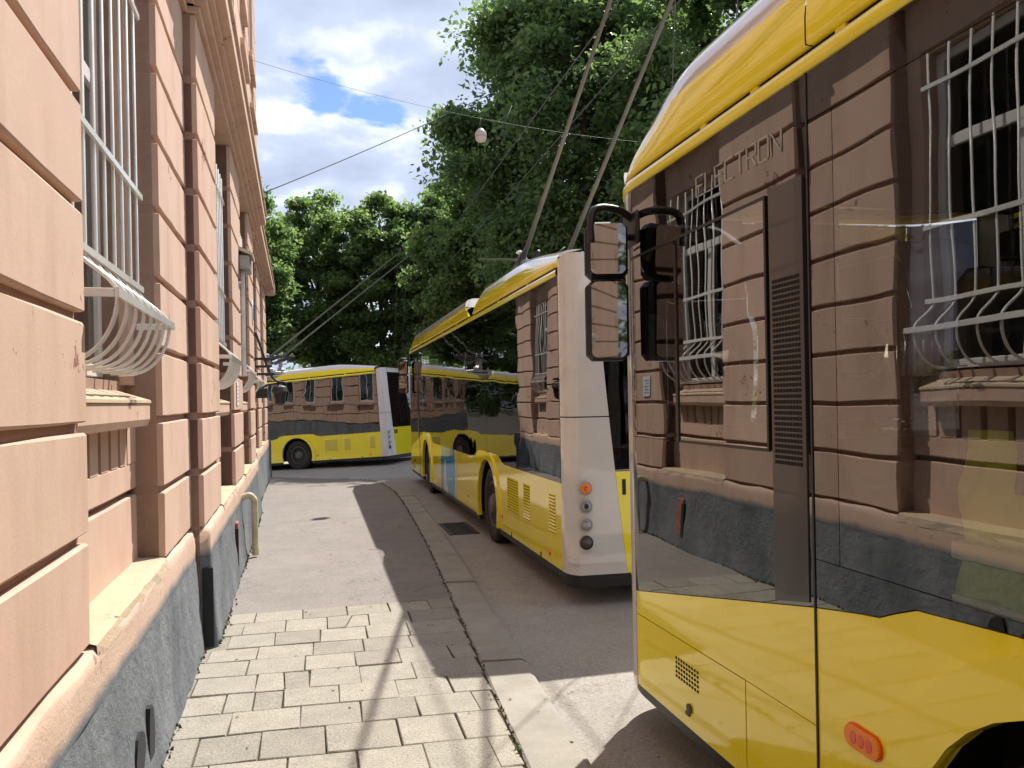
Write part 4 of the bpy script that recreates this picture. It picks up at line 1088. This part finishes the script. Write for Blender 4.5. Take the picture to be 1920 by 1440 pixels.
def wires():
    def catenary(a, b, sag, n=14):
        a, b = Vector(a), Vector(b); return [a.lerp(b, i / n) - Vector((0, 0, sag * 4 * (i / n) * (1 - i / n))) for i in range(n + 1)]
    for i, x in enumerate((3.55, 4.30)):
        o = tube('contact_wire', catenary((x - .05, -30, 6.85), (x + .6, 60, 6.6), .05, 24), .009, 'wire_dark', None, 5)
        tag(o, ['overhead trolley wire running closer to the building', 'overhead trolley wire running closer to the trees'][i], 'wire', 'overhead contact wires')
    o = tube('span_cable', catenary((-1.4, 20.2, 6.85), (8.5, 28.5, 14.3), .12), .014, 'wire_dark', None, 6); tag(o, 'thick dark cable sloping from the building corner up into the trees', 'cable')
    o = tube('span_wire', catenary((-1.05, 14.8, 7.95), (9.5, 16.5, 7.55), .35), .0035, 'wire_dark', None, 5); tag(o, 'thin span wire crossing the street that carries the hanging lamp', 'wire')
    l = empty('street_lantern', (3.34, 15.5, 7.08)); l.scale = (.8, .8, .8); tag(l, 'pale round street lantern hanging from a span wire', 'lantern')
    lathe('shade', [(.03, .20), (.07, .17), (.135, .10), (.15, .02), (.14, -.01)], (0, 0, 0), (0, 0, 1), 'lamp_opal', l, 20, True)
    lathe('globe', [(.138, -.012), (.142, -.06), (.12, -.12), (.06, -.155), (.01, -.16)], (0, 0, 0), (0, 0, 1), 'lamp_opal', l, 20, True)
    tube('hanger', [(0, 0, .19), (0, 0, .48)], .012, 'wire_dark', l, 6)
    for i, (a, b) in enumerate((((3.55, 15, 6.8), (3.9, 15.1, 7.6)),)):
        o = tube('hanger_wire', [a, b], .006, 'wire_dark', None, 5); tag(o, 'short wire tying the trolley wire to the span wire', 'wire')
wires()

# ------------------------------------------------------------------ trees
def leaf_mesh(name, centers, radii, counts, size, seed, mat, parent):
    rng = np.random.default_rng(seed); P = []
    for c, r, n in zip(centers, radii, counts):
        d = rng.normal(size=(n, 3)); d /= np.linalg.norm(d, axis=1)[:, None]
        q = np.minimum(np.abs(rng.normal(size=n)) * .6, .75 + .35 * rng.random(n))
        P.append(np.array(c) + d * (q[:, None]) * np.array(r))
    P = np.concatenate(P); n = len(P)
    nrm = rng.normal(size=(n, 3)) * .75 + np.array([0, 0, .75]); nrm /= np.linalg.norm(nrm, axis=1)[:, None]
    t = rng.normal(size=(n, 3)); t -= nrm * np.sum(t * nrm, axis=1)[:, None]; t /= np.linalg.norm(t, axis=1)[:, None]
    b = np.cross(nrm, t); s = size * (.55 + .8 * rng.random(n))[:, None]
    V = np.empty((n, 4, 3)); V[:, 0] = P - t * s * .55; V[:, 1] = P + b * s * .34 + nrm * s * .08; V[:, 2] = P + t * s * .6; V[:, 3] = P - b * s * .34 + nrm * s * .08
    me = bpy.data.meshes.new(name); me.vertices.add(n * 4); me.vertices.foreach_set('co', V.reshape(-1).astype(np.float32))
    me.loops.add(n * 4); me.loops.foreach_set('vertex_index', np.arange(n * 4, dtype=np.int32))
    me.polygons.add(n); me.polygons.foreach_set('loop_start', np.arange(0, n * 4, 4, dtype=np.int32)); me.polygons.foreach_set('loop_total', np.full(n, 4, dtype=np.int32))
    at = me.attributes.new('tone', 'FLOAT', 'FACE'); at.data.foreach_set('value', rng.random(n).astype(np.float32))
    me.update(calc_edges=True)
    return link(name, me, mat, parent)
def tree(loc, h, crown_r, z_low, label, seed, mat='leaf_dark', nclump=60, per=600, leaf=.2, group=None, trunk_r=.28, limbs=9, squash=1.0):
    rng = random.Random(seed); T = empty('tree', loc); tag(T, label, 'tree', group)
    bm = bmesh.new()
    lean = Vector((rng.uniform(-.4, .4), rng.uniform(-.4, .4), 0))
    tp = [Vector((0, 0, -.6))] + [Vector((0, 0, 0)) + lean * (z / h) + Vector((rng.uniform(-.08, .08), rng.uniform(-.08, .08), z)) for z in [h * q for q in (.12, .25, .4, .55, .7, .85)]]
    tube_into(bm, tp, [trunk_r * q for q in (1.35, 1.0, .9, .78, .6, .4, .15)], 10)
    C, Rr, N = [], [], []
    zc = (h + z_low) / 2; hz = (h - z_low) / 2
    for i in range(nclump):
        for _ in range(20):
            d = Vector((rng.gauss(0, 1), rng.gauss(0, 1), rng.gauss(0, 1))).normalized() * rng.uniform(.35, 1.0) ** .6
            z = d.z
            w = 1.0 if z < .1 else math.sqrt(max(.05, 1 - (z - .1) ** 2 * .9))
            break
        r = crown_r * rng.uniform(.12, .30)
        p = Vector((d.x * (crown_r - r * .6) * w, d.y * (crown_r - r * .6) * w, zc + z * (hz - r * .5)))
        C.append(tuple(p)); Rr.append((r * rng.uniform(.9, 1.5), r * rng.uniform(.9, 1.5), r * rng.uniform(.55, .95))); N.append(int(per * rng.uniform(.6, 1.4)))
        if i < limbs * 3:
            b0 = tp[min(5, 2 + int(3 * max(0, min(.99, (p.z - z_low) / (h - z_low)))))]
            midp = b0.lerp(p, .5) + Vector((0, 0, .1 * crown_r)); rr = trunk_r * (.42 if i < limbs else .2)
            tube_into(bm, smooth3([b0, midp, p], 4), [rr * (1 - .09 * k) for k in range(9)], 6)
    bmesh.ops.recalc_face_normals(bm, faces=bm.faces); frombm('trunk', bm, 'bark', T, True)
    leaf_mesh('crown', C, Rr, N, leaf, seed, mat, T)
    return T
def trees():
    g = 'big trees behind the buses'
    tree((10.6, 29.5, 0), 21, 6.0, 3.5, 'tall dark leafy tree rising behind the trolleybus poles', 21, 'leaf_dark', 200, 1050, .215, g, .42)
    tree((13.6, 21.5, 0), 18, 5.2, 3.6, 'broad leafy tree showing above the roof of the lettered trolleybus', 22, 'leaf_dark', 160, 1000, .19, g, .38)
    tree((7.6, 36.5, -.2), 15.0, 3.8, 3.0, 'leafy tree half hidden by the tall dark tree, above the advert trolleybus', 23, 'leaf_mid', 120, 850, .22, g, .3)
    tree((17.5, 31.5, 0), 19, 6, 3, 'leafy tree deep behind the other tall trees', 30, 'leaf_dark', 90, 480, .3, g, .35)
    f = 'row of trees past the far trolleybus'
    for i, (x, y, h, r, zl, m, lab) in enumerate([(-4.4, 41, 14.6, 4.3, 3.0, 'leaf_dark', 'dark leafy tree beside the end of the building'), (.2, 46, 14.6, 3.6, 3.0, 'leaf_mid', 'tree with gaps in its crown behind the roof of the far trolleybus'),
            (3.5, 44, 14.0, 3.3, 2.9, 'leaf_mid', 'yellow-green tree with slim stems behind the far trolleybus'), (6.2, 43, 13.6, 3.0, 2.6, 'leaf_dark', 'dark tree with bare lower stems beside the tall trees'), (-9, 46, 13, 4, 3, 'leaf_dark', 'leafy tree hidden mostly by the building corner'),
            (8.6, 52, 17, 4.2, 3, 'leaf_mid', 'far leafy tree between the dark ones')]):
        tree((x, y, road_z(x, y) - .1), h, r, zl, lab, 40 + i, m, 110, 800, .225, f, .2, 8)
    for i, (x, y, h, r, lab) in enumerate([(-2.6, 34, 3.9, 2.3, 'pale green bush beside the building corner above the far trolleybus'), (1.0, 37, 3.3, 2.1, 'low bush behind the roof of the far trolleybus'), (5.2, 39, 3.2, 2.2, 'dark low bush under the trees'), (9.5, 38, 3.5, 2.6, 'low bush under the tall dark tree')]):
        rng = random.Random(i + 90); T = empty('bush', (x, y, road_z(x, y))); tag(T, lab, 'bush', 'bushes under the far trees')
        bm = bmesh.new()
        for k in range(7): tube_into(bm, smooth3([(0, 0, -.2), (rng.uniform(-.5, .5), rng.uniform(-.5, .5), h * .4), (rng.uniform(-1, 1) * r * .6, rng.uniform(-1, 1) * r * .6, h * .8)], 3), .03, 5)
        frombm('stems', bm, 'bark', T)
        C = [(rng.uniform(-1, 1) * r * .8, rng.uniform(-1, 1) * r * .8, h * rng.uniform(.25, .85)) for _ in range(26)]
        leaf_mesh('foliage', C, [(.6, .6, .5)] * 26, [330] * 26, .2, 300 + i, 'leaf_pale' if i < 2 else 'leaf_mid', T)
    # far belt of woodland that reads as one mass
    rng = random.Random(77); C, R_, N = [], [], []
    for i in range(300):
        a = rng.random() * 2 * math.pi; rr = 72 + 25 * rng.random(); x = 6 + rr * math.sin(a) * (1.0 if math.cos(a) > -.2 else .6); y = 4 + rr * math.cos(a) * (1.0 if math.cos(a) > 0 else .6); C.append((x, y, rng.uniform(.5, 8.0) - .3)); R_.append((3.2, 3.2, 2.2)); N.append(330)
    o = leaf_mesh('far_wood', C, R_, N, .55, 5, 'leaf_dark', None); struct(o, 'stuff'); o['label'] = 'distant belt of trees closing the street'
trees()
